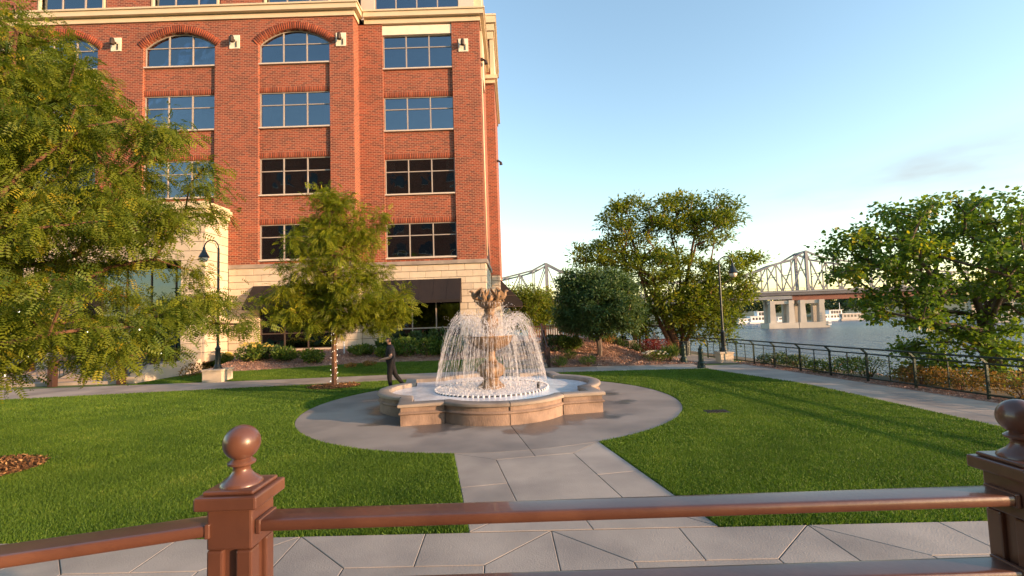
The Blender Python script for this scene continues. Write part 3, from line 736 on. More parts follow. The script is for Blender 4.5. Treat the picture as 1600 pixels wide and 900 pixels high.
# iron cover set in the lawn
t = thing('valve_cover', 'small dark iron valve cover sunk in the lawn', 'drain cover', (GC[0], GC[1], 0))
MB().box(-.27,.27,-.17,.17,-.05,.02).build('frame', 'nozzle_dark', t)
for k in range(6): MB().box(-.22+k*.078,-.18+k*.078,-.13,.13,.021,.035).build('grate_bar', 'lantern', t)

# ------------------------------------------------------------------ the brick building
Y1, Y2 = 29.2, 30.2
XSTEP, XEND = -9.62, -1.62
bld = thing('office_building', 'red brick office block with arched windows and pale stone base beside the fountain lawn', 'building', (-12, 29.2, 0))
OFF = Vector((-12, 29.2, 0))
def bpart(mb, name, m, parent=None, smooth=False):
    """parts are modelled in world coordinates, then moved into the building's frame"""
    me = mb.mesh(name, m, smooth); me.transform(Matrix.Translation(-OFF)); return link(name, me, parent or bld)
ROWS_L = [(19.24, 20.50), (15.05, 17.33), (10.70, 13.06), (6.58, 8.80)]
ROWS_R = [(19.18, 21.44), (14.98, 17.22), (10.74, 13.06), (6.58, 8.82)]
COLS_L = [(-37.9,-33.3), (-30.5,-25.95), (-23.06,-18.47), (-15.70,-11.15)]
COLS_R = [(-8.04,-3.45)]
CAPZ, CORZ = 6.30, 22.15
REC = 0.16
def arch_pts(x0, x1, zs, zc, n=18):
    """segmental arch from (x0,zs) over crown zc to (x1,zs)"""
    h = (x1-x0)/2; s = zc-zs; r = (h*h+s*s)/(2*s); cx = (x0+x1)/2; cz = zc-r; a = math.asin(h/r)
    return [(cx+r*math.sin(t), cz+r*math.cos(t)) for t in np.linspace(-a, a, n)], (cx, cz, r, a)
def window(x0, x1, z0, z1, y, arch=None, m='glass', nx=3, trans=0.36, sill=True, curtain=None):
    fw, fd = 0.055, 0.10
    f = MB(); f.box(x0, x0+fw, y-fd, y, z0, z1); f.box(x1-fw, x1, y-fd, y, z0, z1); f.box(x0+fw, x1-fw, y-fd, y, z0, z0+fw)
    top = lambda x: z1
    zt = z1-trans*(z1-z0)
    if arch:
        pts, (cx, cz, r, a) = arch_pts(x0, x1, z1, arch); zt = z1
        top = lambda x: cz+math.sqrt(max(0, r*r-(x-cx)**2))
        for (ax_, az_), (bx_, bz_) in zip(pts, pts[1:]): f.bar((ax_, y-fd/2, az_-fw/2), (bx_, y-fd/2, bz_-fw/2), fd, fw)
    else: f.box(x0+fw, x1-fw, y-fd, y, z1-fw, z1)
    xs = [x0+(x1-x0)*k/nx for k in range(nx+1)]
    for x in xs[1:-1]: f.box(x-.032, x+.032, y-fd-.01, y-.002, z0+fw, top(x)-fw*.5)
    f.box(x0+fw, x1-fw, y-fd+.012, y-.004, zt-.03, zt+.03)
    w = bpart(f, 'window', 'alu')
    for k in range(nx):
        a, b = xs[k]+.03, xs[k+1]-.03
        bpart(MB().box(a, b, y-.05, y-.04, z0+.05, zt-.028), 'pane', m, w)
        if arch:
            tp = [(x, top(x)-.03) for x in np.linspace(a, b, 8)]; ring = [(a, zt+.028), (b, zt+.028)] + tp[::-1]
            ring = [p for i, p in enumerate(ring) if not (i > 1 and p[1] < zt+.029)]
            nn = len(ring); vs = [(p[0], y-.05, p[1]) for p in ring]+[(p[0], y-.04, p[1]) for p in ring]
            bpart(MB().add(vs, [tuple(range(nn)), tuple(reversed(range(nn, 2*nn)))]+[(i, i+nn, (i+1) % nn+nn, (i+1) % nn) for i in range(nn)]), 'pane', m, w)
        else: bpart(MB().box(a, b, y-.05, y-.04, zt+.028, z1-.05), 'pane', m, w)
    if sill: bpart(MB().box(x0-.06, x1+.06, y-.28, y-.08, z0-.09, z0-.005), 'sill', 'trim_grey', w)
    if curtain:
        for (ca, cb) in curtain:
            c = MB(); a = x0+ca*(x1-x0); b = x0+cb*(x1-x0); nseg = 24; vs = []
            for i in range(nseg+1):
                x = lerp(a, b, i/nseg); yy = y+.35+.03*math.sin(i*2.1); vs += [(x, yy, z0), (x, yy, (top(x) if arch else z1)-.02)]
            c.add(vs, [(2*i, 2*i+2, 2*i+3, 2*i+1) for i in range(nseg)]); bpart(c, 'curtain', 'curtain', w, True)
    return w
def soldier(x0, x1, z0, z1, y):
    """row of upright bricks, joined: too small to pick apart"""
    n = int((x1-x0)/0.112); st = (x1-x0)/n; V = []; F = []; rr = []
    for k in range(n):
        a, b = x0+k*st+.011, x0+(k+1)*st-.011; o = len(V)
        V += [(a,y,z0),(b,y,z0),(b,y+.05,z0),(a,y+.05,z0),(a,y,z1),(b,y,z1),(b,y+.05,z1),(a,y+.05,z1)]
        F += [(o,o+3,o+2,o+1),(o+4,o+5,o+6,o+7),(o,o+1,o+5,o+4),(o+1,o+2,o+6,o+5),(o+3,o,o+4,o+7)]; rr += [RNG.random()]*8
    bpart(MB().box(x0, x1, y+.006, y+.011, z0, z1), 'mortar_bed', 'mortar')
    me = np_mesh('soldier_course', np.array(V)-np.array(OFF), np.array(F), 'brick_bits', np.array(rr)); return stuff(link('soldier_course', me, bld))
def arch_ring(x0, x1, zs, zc, y, th=.43):
    pts, (cx, cz, r, a) = arch_pts(x0, x1, zs, zc); n = int(2*a*r/.125); V = []; F = []; rr = []
    for k in range(n):
        t0 = -a-.03+(2*a+.06)*(k+.10)/n; t1 = -a-.03+(2*a+.06)*(k+.90)/n; o = len(V)
        for yy in (y-.03, y+.12):
            for t, q in ((t0,r),(t1,r),(t1,r+th),(t0,r+th)): V.append((cx+q*math.sin(t), yy, cz+q*math.cos(t)))
        F += [(o,o+1,o+2,o+3),(o+4,o+7,o+6,o+5),(o,o+4,o+5,o+1),(o+1,o+5,o+6,o+2),(o+2,o+6,o+7,o+3),(o+3,o+7,o+4,o)]; rr += [RNG.random()]*8
    bk_ = [( -a-.025+(2*a+.05)*i/20) for i in range(21)]; vs = [(cx+q*math.sin(t), y-.012, cz+q*math.cos(t)) for t in bk_ for q in (r+.01, r+th-.01)]
    bpart(MB().add(vs, [(2*i, 2*i+2, 2*i+3, 2*i+1) for i in range(20)]), 'mortar_bed', 'mortar')
    stuff(link('brick_arch', np_mesh('brick_arch', np.array(V)-np.array(OFF), np.array(F), 'brick_bits', np.array(rr)), bld))
def facade(cols, rows, xa, xb, Y, arched):
    w = MB(); D = 0.55
    xs = [xa]+[q for c in cols for q in c]+[xb]
    for k in range(0, len(xs), 2): w.box(xs[k], xs[k+1], Y, Y+D, CAPZ, CORZ)
    for ci, (x0, x1) in enumerate(cols):
        for i, (z0, z1) in enumerate(rows):
            zn = rows[i-1][0]-.09 if i else None
            if i: 
                w.box(x0, x1, Y+REC, Y+D, z1, zn); soldier(x0+.01, x1-.01, z1+.01, z1+.36, Y+REC-.012)
            cur = [None, [(0,.12)], [(0,.12),(.86,1)], [(0,.16)], [(.02,.3)], [(0,.10),(.64,.72)]][(ci*3+i*2+len(rows)+int(Y)) % 6]
            window(x0+.015, x1-.015, z0, z1, Y+REC+.14, arch=21.40 if (arched and i == 0) else None, curtain=cur)
        if rows[-1][0] > CAPZ: w.box(x0, x1, Y+REC, Y+D, CAPZ, rows[-1][0]-.09)
        if arched:
            pts, _ = arch_pts(x0, x1, rows[0][1], 21.42)
            n = len(pts); vs = [(p[0], Y+.0005, p[1]) for p in pts]+[(p[0], Y+.0005, CORZ) for p in pts]+[(p[0], Y+D, p[1]) for p in pts]+[(p[0], Y+D, CORZ) for p in pts]
            w.add(vs, [(i, i+1, n+i+1, n+i) for i in range(n-1)]+[(2*n+i, 2*n+i+1, i+1, i) for i in range(n-1)])
            arch_ring(x0-.02, x1+.02, rows[0][1], 21.43, Y)
        else:
            w.box(x0, x1, Y+REC, Y+D, rows[0][1]+.62, CORZ)
            bpart(MB().box(x0-.05, x1+.05, Y+.05, Y+D-.02, rows[0][1]+.004, rows[0][1]+.618), 'lintel', 'plate')
    return bpart(w, 'wall', 'brick')
facade(COLS_L, ROWS_L, -42, XSTEP, Y1, True)
facade(COLS_R, ROWS_R, XSTEP-.3, XEND, Y2, False)
# side and back walls, roof slab, dark rooms and floors
for q in ((XEND-.5, XEND-.002, Y2+.56, 37.4, CAPZ, CORZ+.02), (XSTEP-.5, XSTEP-.002, Y1+.56, Y2+.3, CAPZ, CORZ), (-42.5, -42.01, Y1, 46, 0, CORZ)): bpart(MB().box(*q), 'side_wall', 'brick')
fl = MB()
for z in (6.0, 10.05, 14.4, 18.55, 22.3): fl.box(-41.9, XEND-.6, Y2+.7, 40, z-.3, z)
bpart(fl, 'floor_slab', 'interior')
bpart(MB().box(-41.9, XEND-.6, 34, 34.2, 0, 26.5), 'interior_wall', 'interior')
# cornice
def cornice(x0, x1, Y, endr=True):
    c = MB(); e = 0.0
    for (z0, z1, p) in ((22.15, 22.42, .10), (22.42, 22.50, .05), (22.50, 22.82, .34), (22.82, 22.93, .42)): c.box(x0, x1+(p if endr else 0), Y-p, Y+.9, z0, z1)
    return bpart(c, 'cornice', 'trim')
cornice(-42, XSTEP, Y1); cornice(XSTEP+.43, XEND, Y2)
c = MB()
for (z0, z1, p) in ((22.15, 22.42, .10), (22.42, 22.50, .05), (22.50, 22.82, .34), (22.82, 22.93, .42)): c.box(XEND-.3, XEND+p-.002, Y2+.905, 37.4, z0, z1)
bpart(c, 'cornice', 'trim')
# attic storey above the cornice
AT = [(c0, c1) for c0, c1 in COLS_L]
def attic(cols, xa, xb, Y, m, zt=23.02):
    w = MB(); xs = [xa]+[q for c in cols for q in c]+[xb]
    for k in range(0, len(xs), 2): w.box(xs[k], xs[k+1], Y, Y+.5, 22.9, 27.2)
    for (x0, x1) in cols:
        w.box(x0, x1, Y, Y+.5, 22.9, zt); w.box(x0, x1, Y, Y+.5, 26.0, 27.2); window(x0+.02, x1-.02, zt, 26.0, Y+.25, sill=False, nx=4 if x1-x0 > 5 else 3)
        if m == 'brick':
            for xx in (x0+.10, x1-.22): bpart(MB().box(xx, xx+.12, Y-.06, Y+.1, zt, 26.0), 'trim_strip', 'trim')
    bpart(w, 'attic_wall', m)
attic(AT, -42, XSTEP-.05, Y1+.55, 'brick'); attic([(-8.7, -3.0)], XSTEP+.02, XEND-.35, Y2+.6, 'trim_grey')
bpart(MB().box(-42, XEND+.1, 31.35, 46, 27.0, 27.4), 'roof', 'trim_grey')
bpart(MB().box(XEND-.34, XEND+.16, Y2+.92, 33.2, 22.95, 27.4).box(XEND+.003, XEND+.14, 31.2, 33.2, 18.7, 22.1), 'corner_trim', 'trim')
# rear wing, set back and a little farther right
w = MB(); WX = -0.92
w.box(-4, WX, 37.5, 46, 5.9, 27.0); bpart(w, 'rear_wing', 'brick')
c = MB(); c.box(XEND-.3, WX+.10, 37.28, 46.1, 21.55, 21.85); c.box(XEND-.3, WX+.28, 37.1, 46.2, 21.85, 22.15)
c.box(XEND-.3, WX+.06, 37.35, 46, 25.3, 25.9); c.box(XEND-.3, WX+.16, 37.25, 46, 25.95, 26.5); c.box(XEND-.3, WX+.3, 37.1, 46.2, 26.55, 27.1); c.box(XEND-.3, WX+.34, 37.05, 46.25, 27.1, 27.25)
c.box(WX-.26, WX+.05, 37.44, 46.0, 22.16, 25.29); bpart(c, 'cornice', 'trim')
# gutter pipes and small side lamps
bpart(MB().tube([(XEND+.06, Y2+.7, CAPZ+.3), (XEND+.06, Y2+.7, 18.6)], .05, 8), 'downpipe', 'trim', smooth=True)
for z, xx, yy in ((19.9, XEND, 31.0), (15.3, WX, 38.2)):
    bpart(MB().box(xx, xx+.18, yy-.08, yy+.08, z, z+.16).tube([(xx+.18, yy, z+.1), (xx+.34, yy, z-.06), (xx+.36, yy, z-.24)], [.05,.1,.13], 8), 'side_lamp', 'lantern')
# wall lamps on pale plates
for (u, v, Y) in ((182,70,Y1), (367,66,Y1), (533,62,Y1), (724,71,Y2), (10,76,Y1)):
    p = P(u, v, Y)
    wl_ = bpart(MB().box(p.x-.32, p.x+.32, Y-.05, Y+.01, p.z-.44, p.z+.44), 'wall_lamp', 'plate')
    l_ = MB(); l_.box(p.x-.05, p.x+.05, Y-.26, Y-.051, p.z+.02, p.z+.12); l_.lathe([(.05,-.18),(.13,-.14),(.13,.16),(.10,.26),(.03,.30)], 10, (p.x-.03, Y-.30, p.z))
    l_.box(p.x+.11, p.x+.15, Y-.10, Y-.051, p.z-.36, p.z+.02)
    bpart(l_, 'lantern', 'lantern', wl_)

# stone base: each block a piece
bpart(MB().box(-42, XSTEP-.02, Y1-.06, Y1+.5, CAPZ-.24, CAPZ-.002).box(XSTEP-.02, XEND+.12, Y2-.12, Y2+.5, CAPZ-.24, CAPZ-.002).box(XEND-.3, XEND+.12, Y2+.501, 37.4, CAPZ-.24, CAPZ-.002), 'stone_cap', 'coping_stone')
def blocks(xa, xb, z0, z1, Y, openings, parent, bw=1.02, bh=.405, face='y', depth=.16, sgn=-1):
    """running bond of stone blocks on a wall plane, skipping the openings (a0,a1,z0,z1)"""
    n = round((z1-z0)/bh); h = (z1-z0)/n
    for r_ in range(n):
        za = z0+r_*h; zb = za+h; zm = (za+zb)/2
        segs = [(xa, xb)]
        for (a0, a1, o0, o1) in openings:
            if zm > o0 and zm < o1:
                segs = [q for (s, e) in segs for q in ((s, min(e, a0)), (max(s, a1), e)) if q[1]-q[0] > .05]
        for (s, e) in segs:
            x = s; first = True
            while x < e-.02:
                L = bw*(.5 if (first and r_ % 2) else 1)*(1+.0*r_); nx = x+L
                if e-nx < .3*bw: nx = e
                L = nx-x; me = chamfer_box(round(L-.022,2), depth, round(h-.022,3), .012, 'limestone')
                c_ = Vector(((x+nx)/2, Y+depth/2*1.0, zm)) if face == 'y' else Vector((Y-depth/2, (x+nx)/2, zm))
                o = link('stone_block', me, parent, c_-OFF + Vector((0, RNG.normal()*.004, 0)))
                if face == 'x': o.rotation_euler.z = math.pi/2
                x = nx; first = False
OPL = [(-15.62, -11.2, 0.95, 4.35)]; OPR = [(-8.0, -3.35, 1.0, 4.35)]
bz = 0.2
sw = bpart(MB().box(-17.62, -15.62, Y1+.1, Y1+.5, 0, CAPZ-.25).box(-11.2, XSTEP-.05, Y1+.1, Y1+.5, 0, CAPZ-.25).box(-15.62, -11.2, Y1+.1, Y1+.5, 4.35, CAPZ-.25).box(-15.62, -11.2, Y1+.1, Y1+.5, 0, .95)
     .box(XSTEP-.049, -8.0, Y2+.1, Y2+.5, 0, CAPZ-.25).box(-3.35, XEND-.05, Y2+.1, Y2+.5, 0, CAPZ-.25).box(-8.0, -3.35, Y2+.1, Y2+.5, 4.35, CAPZ-.25).box(-8.0, -3.35, Y2+.1, Y2+.5, 0, 1.0)
     .box(XEND-.5, XEND-.1, Y2+.501, 37.4, 0, CAPZ-.25).box(XSTEP-.5, XSTEP-.1, Y1+.501, Y2+.09, 0, CAPZ-.25).box(-4, WX-.1, 37.6, 46, 0, 5.88), 'stone_wall', 'limestone_joint')
blocks(-17.54, XSTEP, bz, CAPZ-.245, Y1, OPL, sw); blocks(XSTEP, XEND, bz, CAPZ-.245, Y2, OPR, sw)
blocks(Y2+.17, 37.4, bz, CAPZ-.245, XEND, [], sw, face='x'); blocks(Y1+.17, Y2, bz, CAPZ-.245, XSTEP, [], sw, face='x')
blocks(XEND+.02, WX-.17, bz, 5.88, 37.5, [], sw); blocks(37.5, 45.8, bz, 5.88, WX, [], sw, face='x')
def shopfront(x0, x1, z0, z1, y, nx):
    f = MB(); fw = .07
    for x in [x0+(x1-x0)*k/nx for k in range(nx+1)]: f.box(x-fw/2, x+fw/2, y-.1, y, z0, z1)
    f.box(x0+fw/2, x1-fw/2, y-.09, y-.005, z0, z0+.10); f.box(x0+fw/2, x1-fw/2, y-.09, y-.005, z1-.08, z1); zt = z0+.30*(z1-z0); f.box(x0+fw/2, x1-fw/2, y-.095, y-.004, zt-.04, zt+.04)
    w = bpart(f, 'shop_window', 'alu_dark' if x0 < -10 else 'alu')
    for k in range(nx):
        a = x0+(x1-x0)*k/nx+.03; b = x0+(x1-x0)*(k+1)/nx-.03
        bpart(MB().box(a, b, y-.05, y-.04, z0+.09, zt-.035), 'pane', 'glass_shop', w); bpart(MB().box(a, b, y-.05, y-.04, zt+.035, z1-.07), 'pane', 'glass_shop', w)
shopfront(-15.6, -11.22, 0.97, 4.33, Y1+.25, 3); shopfront(-7.98, -3.37, 1.02, 4.33, Y2+.25, 3)
# awnings
def awning(x0, x1, Y, zt, zb, out):
    a = MB(); vs = [(x0,Y-.01,zt),(x1,Y-.01,zt),(x0,Y-out,zb),(x1,Y-out,zb),(x0,Y-out,zb-.17),(x1,Y-out,zb-.17),(x0,Y-.01,zb-.17),(x1,Y-.01,zb-.17)]
    a.add(vs, [(2,3,1,0),(4,5,3,2),(0,6,4,2),(1,3,5,7)]); t_ = bpart(a, 'awning', 'awning_cloth')
    fr = MB()
    for k in range(5):
        x = lerp(x0+.03, x1-.03, k/4); fr.bar((x,Y-.03,zt-.05),(x,Y-out+.03,zb-.02),.03); fr.bar((x,Y-.03,zb-.14),(x,Y-out+.03,zb-.14),.03)
    fr.bar((x0+.02,Y-out+.02,zb-.14),(x1-.02,Y-out+.02,zb-.14),.03); bpart(fr, 'awning_frame', 'alu_dark', t_)
    for k in range(1, 6):
        x = lerp(x0, x1, k/6); bpart(MB().bar((x,Y-.014,zt+.004),(x,Y-out,zb+.004),.022,.012), 'seam', 'awning_cloth', t_)
awning(-16.0, -10.9, Y1, 4.95, 3.62, 1.25); awning(-8.35, -3.22, Y2, 5.12, 3.74, 1.1)
# side awning on the rear wing, seen end on
a = MB(); x0, x1 = WX+.003, WX+1.75
a.add([(x0,38.2,5.6),(x0,43,5.6),(x1,38.2,3.7),(x1,43,3.7),(x1,38.2,3.35),(x1,43,3.35),(x0,38.2,3.35),(x0,43,3.35)], [(2,3,1,0),(4,5,3,2),(0,6,4,2),(1,3,5,7)])
t_ = bpart(a, 'awning', 'awning_cloth')
f = MB(); f.bar((x0,38.17,3.38),(x1,38.17,3.38),.05); f.bar((x0,38.17,4.3),(x1-.5,38.17,4.3),.05); f.bar((x1,38.17,3.38),(x0+.1,38.17,1.9),.04); bpart(f, 'awning_frame', 'alu_dark', t_)

# stone entrance porch with steps
PX = -17.55
por = bpart(MB().box(-18.9, PX-.1, 27.1, Y1, 0.5, 9.05).box(-27.9, -26.6, 27.1, Y1, 0.5, 9.05).box(-26.6, -18.9, 27.1, Y1, 6.6, 9.05).box(-28, PX-.05, 27.15, Y1, 9.05, 9.3), 'porch', 'limestone_joint')
blocks(-28, PX-.17, .55, 9.05, 27.0, [(-26.5, -18.95, 0, 6.5)], por, bw=1.2, bh=.53); blocks(27.0, Y1, .55, 9.05, PX, [], por, bw=1.1, bh=.53, face='x')
bpart(MB().box(-28.1, PX+.12, 26.88, Y1, 9.06, 9.32).box(-28.2, PX+.25, 26.75, Y1, 9.32, 9.62).box(-28.1, PX+.1, 26.9, Y1, 9.62, 9.8), 'porch_cornice', 'trim', por)
shopfront(-26.5, -19.0, .6, 6.4, 28.9, 5)
bpart(MB().box(-42, -28.02, Y1, Y1+.5, 0, CAPZ-.25), 'stone_wall', 'limestone')
# entrance steps
st = thing('entrance_steps', 'broad concrete steps with pale cheek wall leading up to the porch', 'steps', (-21.5, 22.4, 0))
NS, RH, TD = 4, .14, .48
for k in range(NS):
    y0 = 22.35+k*TD
    link('step', MB().box(-27.0, -18.35, y0, y0+TD+(.02 if k < NS-1 else 5.0), (0 if k == 0 else k*RH-.04), (k+1)*RH).mesh('step', 'wall_stone' if k % 2 else 'concrete'), st, (21.5, -22.4, 0))
ck = MB()
for k in range(NS): ck.box(-18.345, -17.75, 22.30+k*TD, 22.30+(k+1)*TD+(2.9 if k == NS-1 else 0)-.002, 0, (k+1)*RH+.16)
link('cheek_wall', ck.mesh('cheek_wall', 'limestone'), st, (21.5, -22.4, 0))
for pos, zt, lab in (((-18.25,22.15,0),1.15,'step post at the foot of the pale cheek wall'), ((-21.25,21.95,0),1.1,'step post at the foot of the middle handrail'),
                     ((-18.6,24.6,NS*RH),1.15,'porch post at the top of the cheek wall handrail'), ((-21.6,24.4,NS*RH),1.1,'porch post at the top of the middle handrail'), ((-24.6,24.2,NS*RH),1.1,'porch post on the landing near the mulch ring side')):
    p_ = thing('step_post', 'dark brown wooden '+lab, 'post', pos, 0, 'posts of the entrance steps')
    bevel(MB().box(-.13,.13,-.13,.13,0,zt).build('shaft', 'dark_wood', p_), .01); bevel(MB().box(-.17,.17,-.17,.17,zt+.001,zt+.08).build('cap', 'dark_wood', p_), .02)
for (a, b, lab) in (((-18.27,22.3),(-18.58,24.45),'beside the pale cheek wall'), ((-21.27,22.1),(-21.58,24.25),'in the middle of the entrance steps')):
    h = thing('handrail', 'sloping dark metal handrail with bars '+lab, 'handrail', (a[0], a[1], 0))
    z0, z1 = .95, .95+NS*RH; d = Vector((b[0]-a[0], b[1]-a[1], 0))
    for zz in (0, -.62): MB().bar((0,0,z0+zz), (d.x,d.y,z1+zz), .05).build('rail', 'lamp_metal', h)
    for k in range(1, 9):
        q = d*(k/9); z_ = lerp(z0, z1, k/9); MB().bar((q.x,q.y,z_-.61),(q.x,q.y,z_-.02),.025).build('baluster', 'lamp_metal', h)

# building opposite, behind the photographer: only its reflection shows in the windows
hb = thing('hotel_building', 'tall plain brick hotel across the terrace, mirrored in the dark lower windows', 'building', (-14, -24, 0))
MB().box(-34, 26, -14, 0, 0, 33).build('wall', 'brick', hb); MB().box(-34.4, 26.4, -14.4, .4, 33.003, 33.8).build('cornice', 'trim', hb)
wm = MB().box(-1.1,1.1,-.02,.04,-1,1).mesh('window', 'boat_dark'); fm = MB().box(-1.2,1.2,.0,.03,-1.1,-1.01).mesh('sill', 'plate')
for fl_ in range(7):
    for k in range(12): w_ = link('window', wm, hb, (-31+k*5, .001, 3+fl_*4.2)); link('sill', fm, w_)

# ------------------------------------------------------------------ near railing and deck
dk = struct(MB().box(-6, 6, -5, 1.34, -.02, .78).build('deck_base', 'coping_stone'))
db = MB().box(-.065, .065, -3.2, 3.2, -.018, .018).mesh('deck_board', 'deck_wood')
for k in range(80): link('deck_board', db, dk, (-5.6+k*.142, -1.85, .80))
def railing_post(x, y, label):
    p = thing('railing_post', label, 'post', (x, y, .82))
    ZT = 2.035-.82                      # top of shaft under the cap
    h = .053; s = MB()
    # shaft with a routed slot in each face: four corner stiles round a recessed core
    st_ = .022
    s.box(-h,h,-h,h,0,.12); bevel(s.build('foot_block', 'rail_paint', p), .005)
    bevel(MB().box(-h,h,-h,h,ZT-.095,ZT).build('neck_block', 'rail_paint', p), .005)
    g = MB(); g.box(-h+.012,h-.012,-h+.012,h-.012,.12,ZT-.095); g.build('core', 'rail_paint', p)
    for sx in (-1, 1):
        for sy in (-1, 1): bevel(MB().box(min(sx*h,sx*(h-.038)),max(sx*h,sx*(h-.038)),min(sy*h,sy*(h-.038)),max(sy*h,sy*(h-.038)),.1205,ZT-.0955).build('stile', 'rail_paint', p), .005)
    c = .073; cp = MB(); cp.box(-c,c,-c,c,ZT+.0005,ZT+.032); bevel(cp.build('cap', 'rail_paint', p), .005)
    bevel(MB().box(-.060,.060,-.060,.060,ZT+.0325,ZT+.042).build('cap_step', 'rail_paint', p), .004)
    z0 = ZT+.042; prof = [(.048,0),(.047,.005),(.040,.011),(.028,.020),(.021,.030),(.019,.038),(.022,.043),(.031,.047),(.032,.052),(.026,.057),(.021,.060)]
    bc = z0+.098; rb = .0425
    for a in np.linspace(-1.07, math.pi/2-.02, 16): prof.append((rb*math.cos(a), .098+rb*math.sin(a)))
    smooth_by_angle(MB().lathe(prof, 40, (0,0,z0)).build('finial', 'rail_paint', p), 50)
    return p
LPX, LPY, RPX, RPY = -.682, 1.195, 1.245, 1.195
railing_post(LPX, LPY, 'brown painted railing post with ball finial, a sunlit one where the rail bends')
railing_post(RPX, RPY, 'dark shaded railing post with ball finial standing in front of the river walk')
def railing(a, b, label, zs):
    a = Vector((*a, 0)); b = Vector((*b, 0)); d = (b-a); L = d.length; an = math.atan2(d.y, d.x)
    t_ = thing('deck_railing', label, 'railing', (a.x, a.y, .82), an)
    for i, z in enumerate(zs):
        m_ = MB(); hw, hh = (.038, .0135); sec = []
        n = 14
        for k in range(n):     # rounded-over rail section
            q = 2*math.pi*k/n; cx, cz = math.cos(q), math.sin(q)
            e = .24; sec.append((math.copysign(abs(cx)**e, cx)*hw, math.copysign(abs(cz)**e, cz)*hh))
        vs = [(x, s_[0], z-.82+s_[1]) for x in np.linspace(0, L, 12) for s_ in sec]
        fs = [(j*n+k, j*n+(k+1) % n, (j+1)*n+(k+1) % n, (j+1)*n+k) for j in range(11) for k in range(n)] + [tuple(reversed(range(n))), tuple(range(11*n, 12*n))]
        smooth_by_angle(m_.add(vs, fs).build('rail', 'rail_paint', t_), 60)
        for x in (.006, L-.006): bevel(MB().box(x-.006, x+.006, -.041, .041, z-.82-.017, z-.82+.017).build('rail_bracket', 'rail_paint', t_), .003)
RZ = [1.986, 1.812, 1.56, 1.34, 1.12, .93]
railing((LPX+.054, LPY), (RPX-.054, RPY), 'brown wooden railing between the two ball topped posts', RZ)
railing((LPX-.054, LPY-.02), (-2.4, .62), 'brown wooden railing running back beside the big locust', RZ)
railing((RPX+.054, RPY-.01), (3.1, .95), 'brown wooden railing beyond the shaded post toward the river', RZ)

# ------------------------------------------------------------------ fountain
fo = thing('fountain', 'tiered stone fountain with lobed basin and arching water jets', 'fountain', (CX, CY, .012), FR)
HS = 2.53
def basin_outline(off, n=22):
    """square with a round lobe on each side, offset inwards by off; ccw"""
    a = HS-off; c = 1.46-off*.55; s_ = .70; r = (1.46**2+s_**2)/(2*s_); cy = HS+s_-r
    rr = r-off; ang = math.asin(min(1, c/rr)) ; side = []
    # lobe arc centre on the axis; meets the straight part at |x|=c
    base = cy+rr*math.cos(ang)
    for t in np.linspace(-ang, ang, n): side.append((rr*math.sin(t), -(cy+rr*math.cos(t))))
    out = []
    for q in range(4):
        ca, sa = math.cos(q*math.pi/2), math.sin(q*math.pi/2)
        for (x, y) in [(-a, -a)]+[(-c-.0, -a)]+side+[(c, -a)]: out.append((x*ca-y*sa, x*sa+y*ca))
    return out
def ringwall(prof, name, m):
    """sweep [(offset,z)] round the basin outline"""
    rings = [basin_outline(o) for o, _ in prof]; n = min(len(r_) for r_ in rings); mb = MB(); vs = []
    for (o, z), r_ in zip(prof, rings): vs += [(p[0], p[1], z) for p in r_[:n]]
    mb.add(vs, [(i*n+k, i*n+(k+1) % n, (i+1)*n+(k+1) % n, (i+1)*n+k) for i in range(len(prof)-1) for k in range(n)])
    return smooth_by_angle(mb.build(name, m, fo), 35)
ringwall([(.03,0),(.03,.245),(.012,.262),(-.008,.275),(-.008,.295),(.015,.315),(.04,.33),(.04,.425)], 'basin_wall', 'fountain_stone')
ringwall([(.035,.4255),(-.018,.432),(-.03,.447),(-.03,.495),(-.016,.513),(.012,.522),(.28,.522),(.30,.512),(.30,.40),(.33,.30),(.33,.02)], 'coping', 'coping_stone')
inn = basin_outline(.325); MB().add([(p[0],p[1],.405) for p in inn], [tuple(range(len(inn)))]).build('pool_water', 'pool', fo)
# coping joints
for q in range(4):
    a = q*math.pi/2
    for s_ in (-1.46, 0, 1.46):
        rot = Matrix.Rotation(a, 4, 'Z'); y_ = HS if s_ else HS+.70
        MB().box(s_-.006, s_+.006, -y_-.034, -y_+.26, .44, .5235, xf=rot).build('joint', 'joint', fo)
        MB().box(s_-.005, s_+.005, -y_+.012 if s_ else -y_+.022, -y_+.06, .01, .42, xf=rot).build('joint', 'joint', fo)
RN = 1.66; NZ = 72
foam = MB().add([((RN-.03)*math.cos(a), (RN-.03)*math.sin(a), .412) for a in np.linspace(0, 6.2832, 65)[:-1]], [tuple(range(64))]); foam.build('foam', 'pool_foam', fo)
smooth_by_angle(MB().tube([(RN*math.cos(a), RN*math.sin(a), .415) for a in np.linspace(0, 6.2832, 73)], .022, 6, cap=False).build('jet_pipe', 'nozzle_dark', fo), 60)
nm = MB().lathe([(.036,0),(.036,.03),(.022,.045),(.012,.06)], 8).mesh('nozzle', 'nozzle_white')
for k in range(NZ):
    a = 2*math.pi*k/NZ; link('nozzle', nm, fo, (RN*math.cos(a), RN*math.sin(a), .405))
MB().lathe([(.05,0),(.05,.12),(.03,.15),(.03,.19)], 10, (1.28,-.62,.41)).build('pump_cap', 'nozzle_dark', fo)
